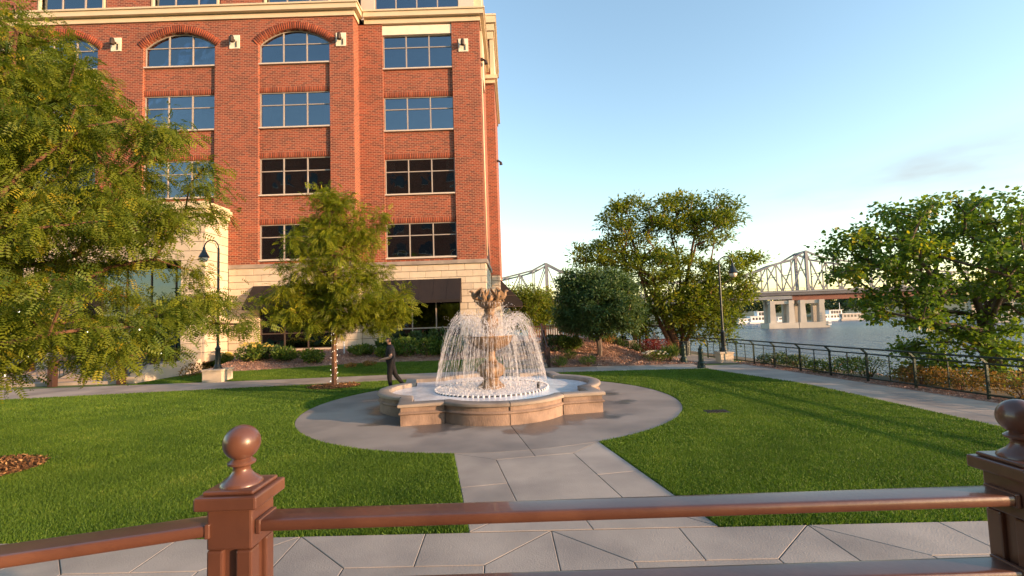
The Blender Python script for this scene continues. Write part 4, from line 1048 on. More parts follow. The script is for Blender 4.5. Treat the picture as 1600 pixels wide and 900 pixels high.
# central column, lathed from foot to the top bowl
col_p = [(.40,.40),(.40,.46),(.37,.49),(.34,.52),(.29,.56),(.24,.62),(.21,.66),(.24,.68),(.24,.71)]
smooth_by_angle(MB().lathe(col_p, 32).build('foot', 'fountain_carved', fo), 45)
bulb = [(.22,.711),(.31,.76),(.375,.84),(.395,.93),(.375,1.02),(.31,1.10),(.22,1.15),(.18,1.17)]
smooth_by_angle(MB().lathe(bulb, 72, flute=lambda i, a: 1+.055*abs(math.cos(a*6))*(1 if 0 < i < 7 else 0)).build('bulb', 'fountain_carved', fo), 70)
stem = [(.19,1.171),(.21,1.19),(.19,1.21),(.155,1.24),(.135,1.32),(.135,1.44),(.14,1.48),(.18,1.50)]
smooth_by_angle(MB().lathe(stem, 32).build('stem', 'fountain_carved', fo), 45)
bowl = [(.17,1.501),(.26,1.53),(.40,1.59),(.53,1.68),(.62,1.80),(.66,1.88),(.72,1.91),(.74,1.935),(.735,1.955),(.69,1.955),(.62,1.90),(.3,1.84)]
smooth_by_angle(MB().lathe(bowl, 96, flute=lambda i, a: 1+(.045*abs(math.cos(a*9)) if 1 <= i <= 4 else (.02*math.cos(a*18) if i in (6,7,8) else 0))).build('bowl', 'fountain_carved', fo), 60)
MB().lathe([(.68,1.93),(.66,1.935)], 48).build('bowl_water', 'pool', fo)
vase = [(.15,1.84),(.16,1.97),(.14,2.00),(.17,2.05),(.21,2.14),(.245,2.27),(.26,2.38),(.25,2.46),(.21,2.53),(.165,2.59),(.15,2.65),(.16,2.69),(.17,2.71),(.155,2.73),(.15,2.75)]
smooth_by_angle(MB().lathe(vase, 64, flute=lambda i, a: 1+(.035*math.cos(a*10) if 4 <= i <= 8 else 0)).build('vase', 'fountain_carved', fo), 60)
tb2 = [(.15,2.751),(.20,2.775),(.27,2.82),(.34,2.89),(.385,2.95),(.40,2.965),(.38,2.975),(.33,2.93),(.12,2.90)]
smooth_by_angle(MB().lathe(tb2, 96, flute=lambda i, a: 1+(.06*abs(math.cos(a*7)) if 1 <= i <= 5 else 0)).build('top_bowl', 'fountain_carved', fo), 60)
smooth_by_angle(MB().lathe([(.10,2.88),(.09,2.98),(.13,3.04),(.11,3.12),(.06,3.18),(.05,3.24),(.015,3.27)], 24).build('top_knob', 'fountain_carved', fo), 50)
def dove():
    """bird perched on the rim: lofted body with raised wings, faces +x"""
    mb = MB()
    mb.tube([(-.20,0,.02),(-.13,0,.045),(-.05,0,.07),(.02,0,.09),(.06,0,.13),(.075,0,.18),(.095,0,.215),(.13,0,.215),(.165,0,.20)], [.012,.03,.055,.06,.048,.033,.036,.026,.004], 12)
    for s_ in (-1, 1):
        pts = [(.02,s_*.045,.10),(-.03,s_*.075,.18),(-.07,s_*.095,.26),(-.12,s_*.085,.33)]; w = [.04,.05,.04,.008]; vs = []
        for (x,y,z), k in zip(pts, w): vs += [(x+k,y,z+.012),(x-k,y,z-.01),(x-k*1.1,y+s_*.012,z-.012),(x+k,y+s_*.014,z+.012)]
        fs = [(0,1,2,3),(12,15,14,13)]
        for i in range(3):
            for k in range(4): fs.append((i*4+k, i*4+(k+1) % 4, (i+1)*4+(k+1) % 4, (i+1)*4+k))
        mb.add(vs, fs)
    for s_ in (-1, 1): mb.tube([(0,s_*.02,.06),(.005,s_*.022,-.03)], [.012,.016], 5)
    return smooth_by_angle2(mb.mesh('dove', 'fountain_carved'), 50)
def smooth_by_angle2(me, deg):
    me.polygons.foreach_set('use_smooth', [True]*len(me.polygons)); me.set_sharp_from_angle(angle=R(deg)); return me
dv = dove()
for k, (a, sc) in enumerate(((-176,1.25),(-118,1.15),(-62,1.15),(-6,1.25),(60,1.15),(122,1.15))):
    o = link('dove', dv, fo, (.43*math.cos(R(a)), .43*math.sin(R(a)), 2.985)); o.rotation_euler = (0, R(-8), R(a)); o.scale = (sc,)*3
# water: broken streaks along real trajectories
def streak_mesh(segs):
    V = []; F = []
    T = np.array([(0,0,0),(1,0,.45),(0,1,.45),(-1,0,.45),(0,-1,.45),(0,0,1)], float)
    FT = [(0,2,1),(0,3,2),(0,4,3),(0,1,4),(1,2,5),(2,3,5),(3,4,5),(4,1,5)]
    for a, b, r_ in segs:
        a = np.array(a); b = np.array(b); d = b-a; L = np.linalg.norm(d); d = d/max(L,1e-9)
        x = np.cross(d, (0.3,.9,.1)); x /= np.linalg.norm(x); y = np.cross(d, x); o = len(V)
        for t in T: V.append(a+x*t[0]*r_+y*t[1]*r_+d*t[2]*L)
        F += [(o+i, o+j, o+k) for i, j, k in FT]
    return np_mesh('water', np.array(V), np.array(F), 'spray', None)
segs = []
vr, vz, g_ = 1.24, 6.22, 9.81
for k in range(NZ):
    for rep in range(5):
        a = 2*math.pi*k/NZ + RNG.normal()*.010*rep; sv = 1+RNG.normal()*.030; sr = 1+RNG.normal()*.12; t = RNG.random()*.03
        wide = .0016+.0016*RNG.random()
        while t < 1.05:
            dt = .030; L_ = dt*(1.9 if t < .55 else .8+.8*RNG.random())
            r0_ = RN-vr*sr*t; z0_ = .50+vz*sv*t-.5*g_*t*t; t2 = t+L_; r1_ = RN-vr*sr*t2; z1_ = .50+vz*sv*t2-.5*g_*t2*t2
            if z0_ < 1.9 and t > .7: break
            late = max(0, t-.42); j = RNG.normal(size=3)*(.002+.055*late)
            if RNG.random() < (.93 if rep == 0 else .62 if t < .5 else .8):
                segs.append(((r0_*math.cos(a)+j[0], r0_*math.sin(a)+j[1], z0_+j[2]), (r1_*math.cos(a)+j[0], r1_*math.sin(a)+j[1], z1_+j[2]), wide*(1+3.2*late)*(.8+.4*RNG.random())))
            t += dt
wj = stuff(link('water_jets', streak_mesh(segs), fo))
segs = []
for k in range(150):
    a = RNG.random()*6.283; r_ = .74+abs(RNG.normal())*.035; z = 1.93; v = .25+.25*RNG.random()
    while z > .42:
        L = .05+.16*RNG.random(); 
        if RNG.random() < .62: rr = r_+v*.10*math.sqrt(max(0,1.93-z)); segs.append(((rr*math.cos(a)+RNG.normal()*.006, rr*math.sin(a)+RNG.normal()*.006, z), (rr*1.005*math.cos(a), rr*1.005*math.sin(a), z-L*1.6), .0022+.0025*RNG.random()))
        z -= L*1.1
for k in range(46):
    a = RNG.random()*6.283; z = 2.96
    while z > 1.95:
        L = .05+.13*RNG.random()
        if RNG.random() < .55: segs.append(((.41*math.cos(a)+RNG.normal()*.01, .41*math.sin(a)+RNG.normal()*.01, z), (.42*math.cos(a), .42*math.sin(a), z-L), .004+.004*RNG.random()))
        z -= L*1.2
stuff(link('falling_water', streak_mesh(segs), fo))
segs = []
for k in range(2600):   # splash drops over the foam and in the air
    a = RNG.random()*6.283; r_ = RN*RNG.random()**.5*.98; z = .42+abs(RNG.normal())*.06
    s_ = .004+.008*RNG.random(); segs.append(((r_*math.cos(a), r_*math.sin(a), z), (r_*math.cos(a), r_*math.sin(a), z+.02+.03*RNG.random()), s_))
for k in range(700):
    a = RNG.random()*6.283; r_ = .7+.75*RNG.random(); z = 1.2+1.35*RNG.random()
    segs.append(((r_*math.cos(a), r_*math.sin(a), z), (r_*math.cos(a), r_*math.sin(a), z+.03), .0025+.003*RNG.random()))
stuff(link('splash_drops', streak_mesh(segs), fo))

# ------------------------------------------------------------------ trees
FR7, FR5 = tpl_frond(7, .30, .085, .3), tpl_frond(5, .34, .12, .3)
def loc(ells, b): return [(e[0]-b[0], e[1]-b[1], e[2]-b[2], *e[3:]) for e in ells]
b0 = (TR0[0], TR0[1], 0)
big, sk0 = make_tree('locust_tree', 'large honey locust with feathery yellow green leaves hanging over the entrance steps', b0,
    [(0,0,-.05),(.05,0,.8),(.0,.1,1.8),(.15,.05,2.7),(-.1,.1,3.8),(.0,.1,5.2)],
    loc([(-10.6,8.9,5.7,3.1,2.6,2.3,3.0), (-7.45,8.6,3.4,2.85,2.3,1.6,3.8), (-7.75,8.9,5.3,1.9,1.9,1.45,1.5), (-9.2,7.6,2.5,2.2,1.5,.9,1.2), (-11.6,9.2,8.0,2.6,2.4,2.0,1.2), (-9.6,9.0,7.3,1.6,1.7,1.4,1.3)], b0),
    330, .40, 112, .21, FR5, .17, 'leaf_locust', 'bark', .22, tip=.0115, droop=.55, wind=(.45,0,-.15), flat=.62, hollow=.25, minz=1.55, along=.22, gaps=[(-5.4-b0[0],8.6-b0[1],3.8,.85,3.2,.95)])
b1 = (TR1[0], TR1[1], 0)
yng, sk1 = make_tree('locust_tree', 'young honey locust with lights wound round its trunk in the lawn', b1,
    [(0,0,-.05),(.02,0,.7),(0,.02,1.5),(.06,0,2.2),(.0,0,3.3),(.1,0,4.6),(.0,0,6.2)],
    [(-.1,0,5.2,1.75,1.7,2.0,2.0), (-1.2,0,3.3,1.55,1.7,1.05,1.3), (1.45,0,3.3,1.75,1.7,1.25,1.5), (-.2,0,6.7,1.0,1.0,1.2,.7), (1.5,0,6.1,.7,.7,1.1,.5), (0,-.3,2.6,2.3,1.6,.6,.7)],
    140, .42, 84, .20, FR5, .235, 'leaf_young', 'bark', .105, tip=.008, droop=.35, wind=(.15,0,0), hollow=.2, minz=1.75, along=.15)
b2 = (4.37, 24.4, terr(4.37, 24.4)-.03)
crab, _ = make_tree('crabapple_tree', 'round dense dark green tree with short forked trunk on the mulch mound', b2,
    [(0,0,0),(.03,0,.35),(.0,.02,.75),(.05,0,1.1)],
    [(0,0,2.75,2.2,2.1,1.75,4), (-.7,-.2,3.5,1.3,1.3,1.05,1), (.75,0,3.3,1.35,1.3,1.0,1), (-1.3,0,2.2,.95,1.2,.9,.8), (1.35,0,2.1,.95,1.2,.85,.8)],
    210, .38, 170, .165, tpl_simple(.5), .15, 'leaf_crab', 'bark_grey', .13, tip=.009, droop=.0, hollow=.45, minz=.75)
b3 = (10.0, 29.0, -.05)
mpl, _ = make_tree('maple_tree', 'tall loose multi-stemmed tree on the river bank behind the bollards', b3,
    [(0,0,-.1),(-.1,0,.5),(-.35,0,1.3),(-.9,0,2.6),(-1.6,.1,4.2)],
    [(-2.6,0,8.1,1.8,1.8,1.5,1.3), (.1,0,8.5,1.7,1.8,1.6,1.4), (2.4,0,7.9,1.7,1.7,1.75,1.3), (-4.5,0,6.1,2.0,1.4,.9,1.7), (-1.4,0,5.3,2.8,2.2,1.5,2.0), (2.6,-.3,3.9,2.2,2,1.9,1.9), (4.2,0,5.6,1.2,1.0,.5,.4), (1.6,0,1.7,2.4,2,1.1,1.2), (-2.4,.5,2.0,1.2,1.2,1.3,.8), (.2,-1.0,3.3,2.6,1.2,1.5,1.5)],
    330, .48, 120, .25, tpl_simple(.42), .22, 'leaf_maple', 'bark', .24, tip=.012, droop=-.15, flat=.6, hollow=.15, bias=.22, along=.12)
# two more stems of the same tree
for pts, r_ in (([(.25,0,-.1),(.3,0,1.0),(.15,0,2.6),(.35,0,4.6),(.2,0,6.8)], .17), ([(.1,.1,-.1),(.7,0,1.2),(1.5,0,3.0),(2.2,0,5.2),(2.6,0,7.0)], .15), ([(-.2,0,0),(-.9,0,1.6),(-1.7,0,3.3),(-2.2,0,5.4),(-2.5,0,7.2)], .16)):
    smooth_by_angle(MB().tube(pts, [r_, r_*.85, r_*.65, r_*.42, r_*.15], 8).build('trunk', 'bark', mpl), 60)
b4 = (15.35, 15.2, -1.15)
cot, _ = make_tree('cottonwood_tree', 'spreading broad leaved tree leaning over the river fence', b4,
    [(0,0,-.3),(-.02,0,.8),(-.12,0,2.0),(-.3,0,3.0),(-.55,0,3.9)],
    loc([(14.3,15,3.9,2.8,2.3,1.6,3.0), (11.4,14.7,4.1,1.7,1.3,1.0,1.2), (13.7,15,5.1,2.6,1.9,.75,1.6), (14.0,15.4,1.0,1.9,1.6,1.4,1.9), (17.6,15,3.6,2.4,2.3,2.2,2.2), (12.1,14.7,2.5,1.2,1.1,.7,.9), (10.4,14.5,4.5,.9,.8,.45,.4)], b4),
    250, .48, 112, .175, tpl_heart(.95), .11, 'leaf_cotton', 'bark_grey', .26, tip=.010, droop=.25, hollow=.2, bias=.25)
smooth_by_angle(MB().tube([(.1,.1,-.3),(.55,.1,.6),(1.2,.2,1.6),(1.9,.2,2.6),(2.6,.3,3.7)], [.24,.21,.17,.12,.05], 9).build('trunk', 'bark_grey', cot), 60)
bare = MB()
for p_ in ([(3.0,.2,3.2),(2.4,0,4.6),(1.9,0,5.3),(1.3,0,5.5),(.9,0,5.45)], [(1.9,0,5.3),(1.6,0,5.75),(1.2,0,6.0)], [(2.4,0,4.6),(1.9,.2,4.5),(1.2,.2,4.7)], [(1.6,0,5.75),(1.55,0,6.1)]): bare.tube(p_, [.07*.7**i for i in range(len(p_))], 5, cap=False)
bare.build('bare_branch', 'bark_grey', cot)
make_tree('linden_tree', 'small bushy tree rising behind the fountain below the bridge tower', (1.75, 42, -.02), [(0,0,-.1),(.0,0,.9),(.05,0,2.0)],
    [(0,0,3.3,2.3,2.2,1.9,3), (-1.0,0,4.2,1.1,1.1,1.0,1), (.9,0,2.6,1.4,1.4,1.2,1)], 120, .4, 110, .3, tpl_simple(.55), .20, 'leaf_maple', 'bark', .14, hollow=.35, droop=0)
for (x, y, h, lab) in ((6.0, 43.5, 4.0, 'low bushy tree on the bank beyond the round mound tree'), (-4.5, 60.0, 0, '')):
    if h: make_tree('bank_tree', lab, (x, y, -.2), [(0,0,-.1),(.0,0,.8),(.05,0,1.6)], [(0,0,h*.55,h*.45,h*.4,h*.4,1)], 60, .45, 80, .32, tpl_simple(.55), .22, 'leaf_dark', 'bark', .12, hollow=.3, droop=0)

# ------------------------------------------------------------------ string lights
def bulb_mat():
    m = bpy.data.materials.new('bulb_lit'); m.use_nodes = True; b = m.node_tree.nodes['Principled BSDF']
    b.inputs['Base Color'].default_value = (.9,.88,.8,1); b.inputs['Emission Color'].default_value = (1,.9,.7,1); b.inputs['Emission Strength'].default_value = 1.6; MATS['bulb_lit'] = m
bulb_mat()
bme = MB().lathe([(.004,-.02),(.016,-.01),(.020,.006),(.014,.022),(.004,.03)], 8).mesh('bulb', 'bulb_lit', True)
sl_ = thing('string_lights', 'white string lights spiralling up the young locust trunk', 'string lights', (b1[0], b1[1], 0))
cp_ = []
for k in range(120):
    t_ = k/119; z = .08+2.5*t_; a = t_*2*math.pi*11; r_ = lerp(.135, .095, t_); cp_.append((r_*math.cos(a)+.03*t_, r_*math.sin(a), z))
MB().tube(cp_, .004, 4).build('cable', 'nozzle_dark', sl_)
for k in range(0, 120, 2):
    k = min(119, k+int(RNG.integers(0, 3))); link('bulb', bme, sl_, (cp_[k][0]*1.06, cp_[k][1]*1.06, cp_[k][2])).scale = (.28+.25*RNG.random(),)*3
sl2 = thing('string_lights', 'white string lights strung along the low boughs of the large locust', 'string lights', (b0[0], b0[1], 0))
low = [np.array(q) for i, q in enumerate(sk0.p) if 1.6 < q[2] < 3.1 and q[0] > .8 and q[1] < .6]
low = sorted(low, key=lambda q: q[0])[::3][:46]
if len(low) > 2: MB().tube([(q[0], q[1]-.03, q[2]-.02) for q in low], .003, 4).build('cable', 'nozzle_dark', sl2)
for q in low: link('bulb', bme, sl2, (q[0], q[1]-.05, q[2]-.05)).scale = (.6,)*3

# ------------------------------------------------------------------ street lamps, bollards, fence
def lamp(pos, H, side, bw, bh, label):
    t_ = thing('street_lamp', label, 'lamp', pos)
    bevel(MB().box(-bw/2,bw/2,-bw/2,bw/2,0,bh).build('plinth', 'limestone', t_), .015)
    bevel(MB().box(-bw/2-.03,bw/2+.03,-bw/2-.03,bw/2+.03,bh+.001,bh+.09).build('plinth_cap', 'limestone', t_), .015)
    z0 = bh+.091
    pr = [(.19,0),(.19,.06),(.155,.09),(.145,.16),(.115,.20),(.105,.85),(.12,.88),(.12,.93),(.075,.98),(.06,1.05)]
    smooth_by_angle(MB().lathe(pr, 16, (0,0,z0)).build('pole_base', 'lamp_metal', t_), 35)
    zt = H-.42; smooth_by_angle(MB().lathe([(.058,z0+1.05),(.050,zt-.5),(.046,zt)], 12).build('pole', 'lamp_metal', t_), 40)
    arc = [(0,0,zt-.02)]+[(side*(.34-.34*math.cos(a)), 0, zt+.38*math.sin(a)) for a in np.linspace(0, math.pi*.96, 14)]
    smooth_by_angle(MB().tube(arc, .028, 8).build('gooseneck', 'lamp_metal', t_), 50)
    x, z = arc[-1][0], arc[-1][2]
    smooth_by_angle(MB().lathe([(.03,.02),(.06,-.02),(.07,-.12),(.10,-.2),(.15,-.30),(.21,-.42),(.235,-.46),(.225,-.475),(.05,-.46)], 20, (x,0,z)).build('shade', 'lamp_metal', t_), 45)
    smooth_by_angle(MB().lathe([(.14,-.462),(.18,-.50),(.175,-.58),(.12,-.66),(.03,-.69)], 18, (x,0,z)).build('globe', 'lamp_glass', t_), 60)
    smooth_by_angle(MB().tube([(0,0,zt-.12),(side*.1,0,zt+.06),(side*.16,0,zt+.2)], .012, 6).build('scroll', 'lamp_metal', t_), 50)
    return t_
lamp((10.13, 23.05, 0), 5.15, 1, .62, .42, 'dark gooseneck street lamp on stone plinth beside the river fence')
lamp((-13.65, 21.95, .0), 6.6, -1, .88, .50, 'dark gooseneck street lamp on stone plinth by the entrance steps')
def bollard(pos, h, label):
    t_ = thing('bollard', label, 'bollard', pos, R(8))
    oct_ = [(.19,0),(.19,.05),(.17,.08),(.165,.22),(.135,.27)]; smooth_by_angle(MB().lathe(oct_, 8).build('base', 'green_metal', t_), 20)
    k = h/.98; smooth_by_angle(MB().lathe([(.11,.271),(.105,.62*k),(.125,.64*k),(.125,.67*k),(.10,.69*k),(.095,.78*k),(.115,.80*k),(.115,.83*k)], 20).build('shaft', 'green_metal', t_), 40)
    smooth_by_angle(MB().lathe([(.10,.831*k),(.085,.87*k),(.05,.90*k),(.045,.92*k),(.055,.94*k),(.04,.97*k),(.01,.985*k)], 16).build('cap', 'green_metal', t_), 60)
b_ = G(1069, 567); bollard((b_.x, b_.y, .012), .98, 'dark green iron bollard standing beside the flowering bed')
b_ = G(1096, 575); bollard((b_.x, b_.y, .012), .98, 'dark green iron bollard at the corner of the lawn')
fe = thing('river_fence', 'dark green metal fence with angled posts and cables along the river walk', 'fence', (fence_x(12.2), 12.2, 0))
FO = Vector((fence_x(12.2), 12.2, 0))
def fpart(mb, name, smooth=True):
    me = mb.mesh(name, 'green_metal', smooth); me.transform(Matrix.Translation(-FO)); return link(name, me, fe)
PY = [4.6, 6.5, 8.4, 10.3, 12.21, 14.12, 15.75, 17.3, 18.8, 20.3, 21.7, 23.0, 24.2, 25.2]
fx = lambda y: fence_x(y) if y < 22.8 else fence_x(y)-.10*(y-22.8)
for i, y in enumerate(PY):
    x = fx(y); fpart(MB().bar((x,y,-.05),(x,y,.93),.055).bar((x,y,.915),(x-.15,y,1.06),.05), 'post', False)
    if i+1 < len(PY): ym = (y+PY[i+1])/2; xm_ = fx(ym); fpart(MB().bar((xm_,ym,.13),(xm_,ym,.88),.026), 'baluster', False)
def run(dx, z, r_, name, n=8): fpart(MB().tube([(fx(y)+dx, y, z) for y in PY], r_, n), name)
run(-.15, 1.075, .028, 'top_rail'); run(-.035, .90, .024, 'rail'); run(0, .11, .026, 'rail')
for z in (.26, .42, .58, .74): run(0, z, .006, 'cable', 5)

# ------------------------------------------------------------------ stair, terrace fence and court furniture
stt = thing('garden_steps', 'grey block garden steps climbing beside the mulch mound', 'steps', (.5, 23.3, 0))
for k in range(7):
    y0 = 23.25+k*.74
    for j in range(3): link('step_block', MB().box(-.55+j*.72, .155+j*.72, y0, y0+.76, max(0,k*.158-.02), (k+1)*.158-.004).mesh('step_block', 'wall_stone'), stt, (-.5,-23.3,0))
hr = thing('stair_railing', 'dark wooden stair railing between garden steps and mulch mound', 'railing', (1.70, 23.35, 0))
for y, z in ((0,0),(1.65,.36),(3.3,.72),(4.9,1.08)): MB().box(-.06,.06,y-.06,y+.06,z-.1,z+1.0).build('post', 'dark_wood', hr)
for dz in (.95, .55, .2): MB().bar((-.075,-.05,dz),(-.075,4.95,dz+1.08),.04,.09).build('rail', 'dark_wood', hr)
tf = thing('terrace_fence', 'low rust brown picket fence on the terrace behind the mound', 'fence', (1.0, 30.4, 1.1))
for k in range(5): MB().box(k*1.0-.05,k*1.0+.05,-.05,.05,0,.86).build('post', 'fence_wood', tf)
for z in (.12,.74): MB().box(-.06,4.06,-.02,.02,z,z+.07).build('rail', 'fence_wood', tf)
pk = MB().box(-.036,.036,-.047,-.022,.05,.79).mesh('picket', 'fence_wood')
for k in range(28): link('picket', pk, tf, (.07+k*.145,0,0))
rw_ = thing('retaining_wall', 'rough stone retaining wall of low blocks at the foot of the court', 'wall', (6.9, 28.6, 0))
tr2 = thing('litter_bin', 'slatted round litter bin under the river bank tree', 'litter bin', (9.75, 27.2, .012))
MB().lathe([(.27,.05),(.27,.72),(.25,.72),(.25,.05)], 18).build('liner', 'nozzle_dark', tr2)
sm_ = MB().box(.285,.305,-.035,.035,.04,.74).mesh('slat', 'lamp_metal')
for k in range(18): link('slat', sm_, tr2).rotation_euler.z = 2*math.pi*k/18
MB().lathe([(.31,.741),(.33,.76),(.33,.79),(.20,.80)], 18).build('rim', 'lamp_metal', tr2); MB().lathe([(.30,0),(.30,.04),(.28,.045)], 18).build('base_ring', 'lamp_metal', tr2)
for k, (x, y, h, w_) in enumerate(((7.05,28.55,.95,.42),(7.55,28.2,.55,.42))):
    for r_ in range(int(h/.2)):
        link('stone_block', chamfer_box(w_, w_, .19, .012, 'wall_stone'), rw_, (x-6.9, y-28.6, .1+r_*.2))
    link('cap_stone', chamfer_box(w_+.08, w_+.08, .08, .012, 'wall_stone'), rw_, (x-6.9, y-28.6, int(h/.2)*.2+.045))
for k in range(4): link('stone_block', chamfer_box(.42, .3, .19, .012, 'wall_stone'), rw_, (.05+.0*k, -.4-.0*k, .1)) if k == 0 else None
def bench(pos, rz, label):
    t_ = thing('park_bench', label, 'bench', pos, rz)
    sl = MB().box(-.75,.75,-.03,.03,-.012,.012).mesh('slat', 'fence_wood')
    for k in range(5): link('slat', sl, t_, (0,-.18+k*.085,.44))
    for k in range(4): o = link('slat', sl, t_, (0,.24+.03*k,.54+k*.11)); o.rotation_euler.x = R(75)
    for s_ in (-.6,.6):
        MB().bar((s_,-.2,0),(s_,-.18,.43),.05).build('leg', 'lamp_metal', t_); MB().bar((s_,.24,0),(s_,.2,.43),.05).bar((s_,.2,.42),(s_,.36,.92),.04).build('leg', 'lamp_metal', t_)
        MB().bar((s_,-.22,.42),(s_,.22,.42),.04).bar((s_,-.22,.62),(s_,.26,.62),.04).bar((s_,-.2,.43),(s_,-.2,.61),.04).build('armrest', 'lamp_metal', t_)
bench((8.75, 29.2, .012), R(168), 'brown slatted park bench behind the red shrub'); bench((6.55, 30.2, .012), R(175), 'brown slatted park bench behind the low hedge')
for x, y, h, lab in ((7.95,31.2,2.5,'weathered timber post, the thick one nearest the hedge'),(8.35,31.6,2.3,'weathered timber post in the middle of three by the court'),(8.7,31.3,2.4,'weathered timber post closest to the river bank tree')):
    t_ = thing('timber_post', lab, 'post', (x, y, 0)); r_ = .17 if 'thick' in lab else .09
    smooth_by_angle(MB().tube([(0,0,-.05),(.02,.01,h*.5),(0,0,h)], [r_,r_*.93,r_*.9], 10).build('shaft', 'fence_wood', t_), 50); MB().lathe([(r_*1.15,h),(r_*1.1,h+.05),(r_*.4,h+.09)], 10).build('cap', 'fence_wood', t_)
wp = thing('marker_pipe', 'thin white marker pipe standing in the bark bed behind the young locust', 'pipe')
q = G(538, 564, .30); wp.location = (q.x, q.y, terr(q.x, q.y)); smooth_by_angle(MB().lathe([(.04,-.05),(.04,.62)], 10).build('tube', 'boat_white', wp), 40); MB().lathe([(.05,.621),(.05,.68),(.02,.70)], 10).build('cap', 'boat_white', wp)

# ------------------------------------------------------------------ shrubs and flowers (photo pixel of the foot, radius, height)
def gp(u, v, zg):
    """march the sight line down to the sloping bed"""
    d = ray(u, v); d = d/d.y
    for Y in np.arange(22.5, 29.0, .05):
        q = EYE+d*Y
        if q.z <= terr(q.x, q.y): break
    return (q.x, min(q.y, 28.5), terr(q.x, min(q.y, 28.5)))
BED = 'shrubs along the stone base'
for (u, v, rx, rz, n_, m_, fl_, lab) in (
    (352,567,.75,.95,1500,'leaf_shrub',('flower_yellow',16,.09),'leafy shrub with pale yellow flower heads nearest the lamp plinth'),
    (392,565,.8,1.0,1500,'leaf_shrub',('flower_yellow',18,.09),'leafy shrub with pale yellow flower heads below the dark brown awning'),
    (418,562,.7,.85,1200,'leaf_dark',('flower_yellow',5,.08),'dark green shrub with few yellow flowers under the shop window'),
    (447,564,.7,.8,1300,'leaf_shrub',None,'bright green mounded shrub left of the young locust trunk'),
    (487,568,.6,.75,1100,'leaf_shrub',None,'small upright green shrub just behind the young locust trunk'),
    (565,555,.7,.62,1100,'leaf_shrub',None,'low spreading green shrub right of the white marker pipe'),
    (605,553,.62,.85,1300,'leaf_dark',None,'clipped dark green shrub behind the walking person'),
    (600,560,.5,.55,800,'leaf_shrub',None,'low pale shrub in front of the clipped dark one'),
    (636,557,.85,1.05,1500,'leaf_shrub',None,'tall yellow green shrub right behind the walking person'),
    (668,557,.85,1.0,1500,'leaf_shrub',None,'wide yellow green shrub in the middle of the shop window'),
    (655,548,.6,1.15,1100,'leaf_dark',None,'round dark shrub against the shop window'),
    (684,550,.65,1.3,1300,'leaf_dark',None,'round dark shrub at the right mullion of the shop window'),
    (705,556,.8,1.1,1300,'leaf_shrub',None,'yellow green shrub beside the fountain spray'),
    (578,572,.35,.25,300,'leaf_bronze',None,'tiny reddish plant in the bark bed'), (548,575,.3,.22,260,'leaf_bronze',None,'small orange plant at the bed edge')):
    make_shrub('shrub', lab, gp(u, v, .4), rx, rz, n_, .135 if rz > .4 else .08, m_, flowers=fl_, group=None)
q = gp(262, 588, .05); make_shrub('shrub', 'sparse reddish shrub beside the pale cheek wall', (-15.9, 23.6, .05), .75, .7, 500, .09, 'leaf_bronze')
for (u, v, rx, rz, n_, m_, sz, lab) in (
    (872,549,.8,.85,1200,'leaf_dark',.13,'broad dark shrub beside the stair railing'), (892,549,.62,.8,1000,'leaf_shrub',.13,'upright green shrub in front of the picket fence'),
    (901,546,.4,.55,500,'leaf_dark',.08,'small dark shrub near the round tree trunk'), (889,562,.35,.5,420,'leaf_shrub',.13,'light green grassy clump halfway up the mound'),
    (872,573,.45,.5,520,'leaf_shrub',.12,'low daylily clump at the foot of the stair railing'), (919,572,.45,.45,520,'leaf_shrub',.12,'low daylily clump at the foot of the mound')):
    make_shrub('shrub', lab, gp(u, v, .3), rx, rz, n_, sz, m_, up=1.0 if 'clump' in lab else .5, tpl=tpl_simple(.16) if 'clump' in lab else None)
for k in range(7):
    x = 5.0+k*.42; y = 27.6-.05*k; make_shrub('shrub', 'low clipped hedge shrub in the row at the back of the mound', (x, y, terr(x, y)), .36, .48, 480, .075, 'leaf_dark', group='hedge row behind the mound')
make_shrub('shrub', 'dark red leaved shrub behind the white flowering one', (7.55, 25.3, .02), .78, 1.05, 1500, .085, 'leaf_red')
make_shrub('shrub', 'pale flowering shrub at the end of the mound', (7.0, 23.75, .03), .72, .55, 900, .075, 'leaf_shrub', flowers=('flower_white', 34, .045))
make_shrub('shrub', 'bright green grass clump beside the flowering shrub', (7.85, 24.0, .02), .42, .62, 620, .36, 'leaf_shrub', tpl=tpl_simple(.05), up=1.6)
make_shrub('shrub', 'yellow green low shrub behind the trunk of the round tree', (5.3, 27.0, terr(5.3,27.0)), .5, .7, 600, .09, 'leaf_bronze')
for (y, dx, rx, rz, m_, lab) in ((21.6,.75,.65,.55,'leaf_dark','low dark shrub beyond the fence near the lamp'), (20.0,.8,.7,.6,'leaf_dark','low dark shrub beyond the fence, next to the lamp side one'), (18.3,.85,.85,.62,'leaf_shrub','green shrub behind the fence midway along the walk'), (16.9,.95,1.0,.75,'leaf_shrub','wide green shrub behind the fence before the bronze ones'),
                                 (14.9,.85,.75,.62,'leaf_bronze','bronze leaved shrub behind the fence touching the green one'), (13.6,.85,.8,.66,'leaf_bronze','bronze leaved shrub under the leaning tree'), (12.2,1.0,.95,.75,'leaf_bronze','largest bronze leaved shrub behind the fence'), (10.7,.95,.8,.6,'leaf_bronze','bronze leaved shrub at the open end of the fence')):
    make_shrub('shrub', lab, (fence_x(y)+dx, y, -.06), rx, rz, 1500, .07, m_)
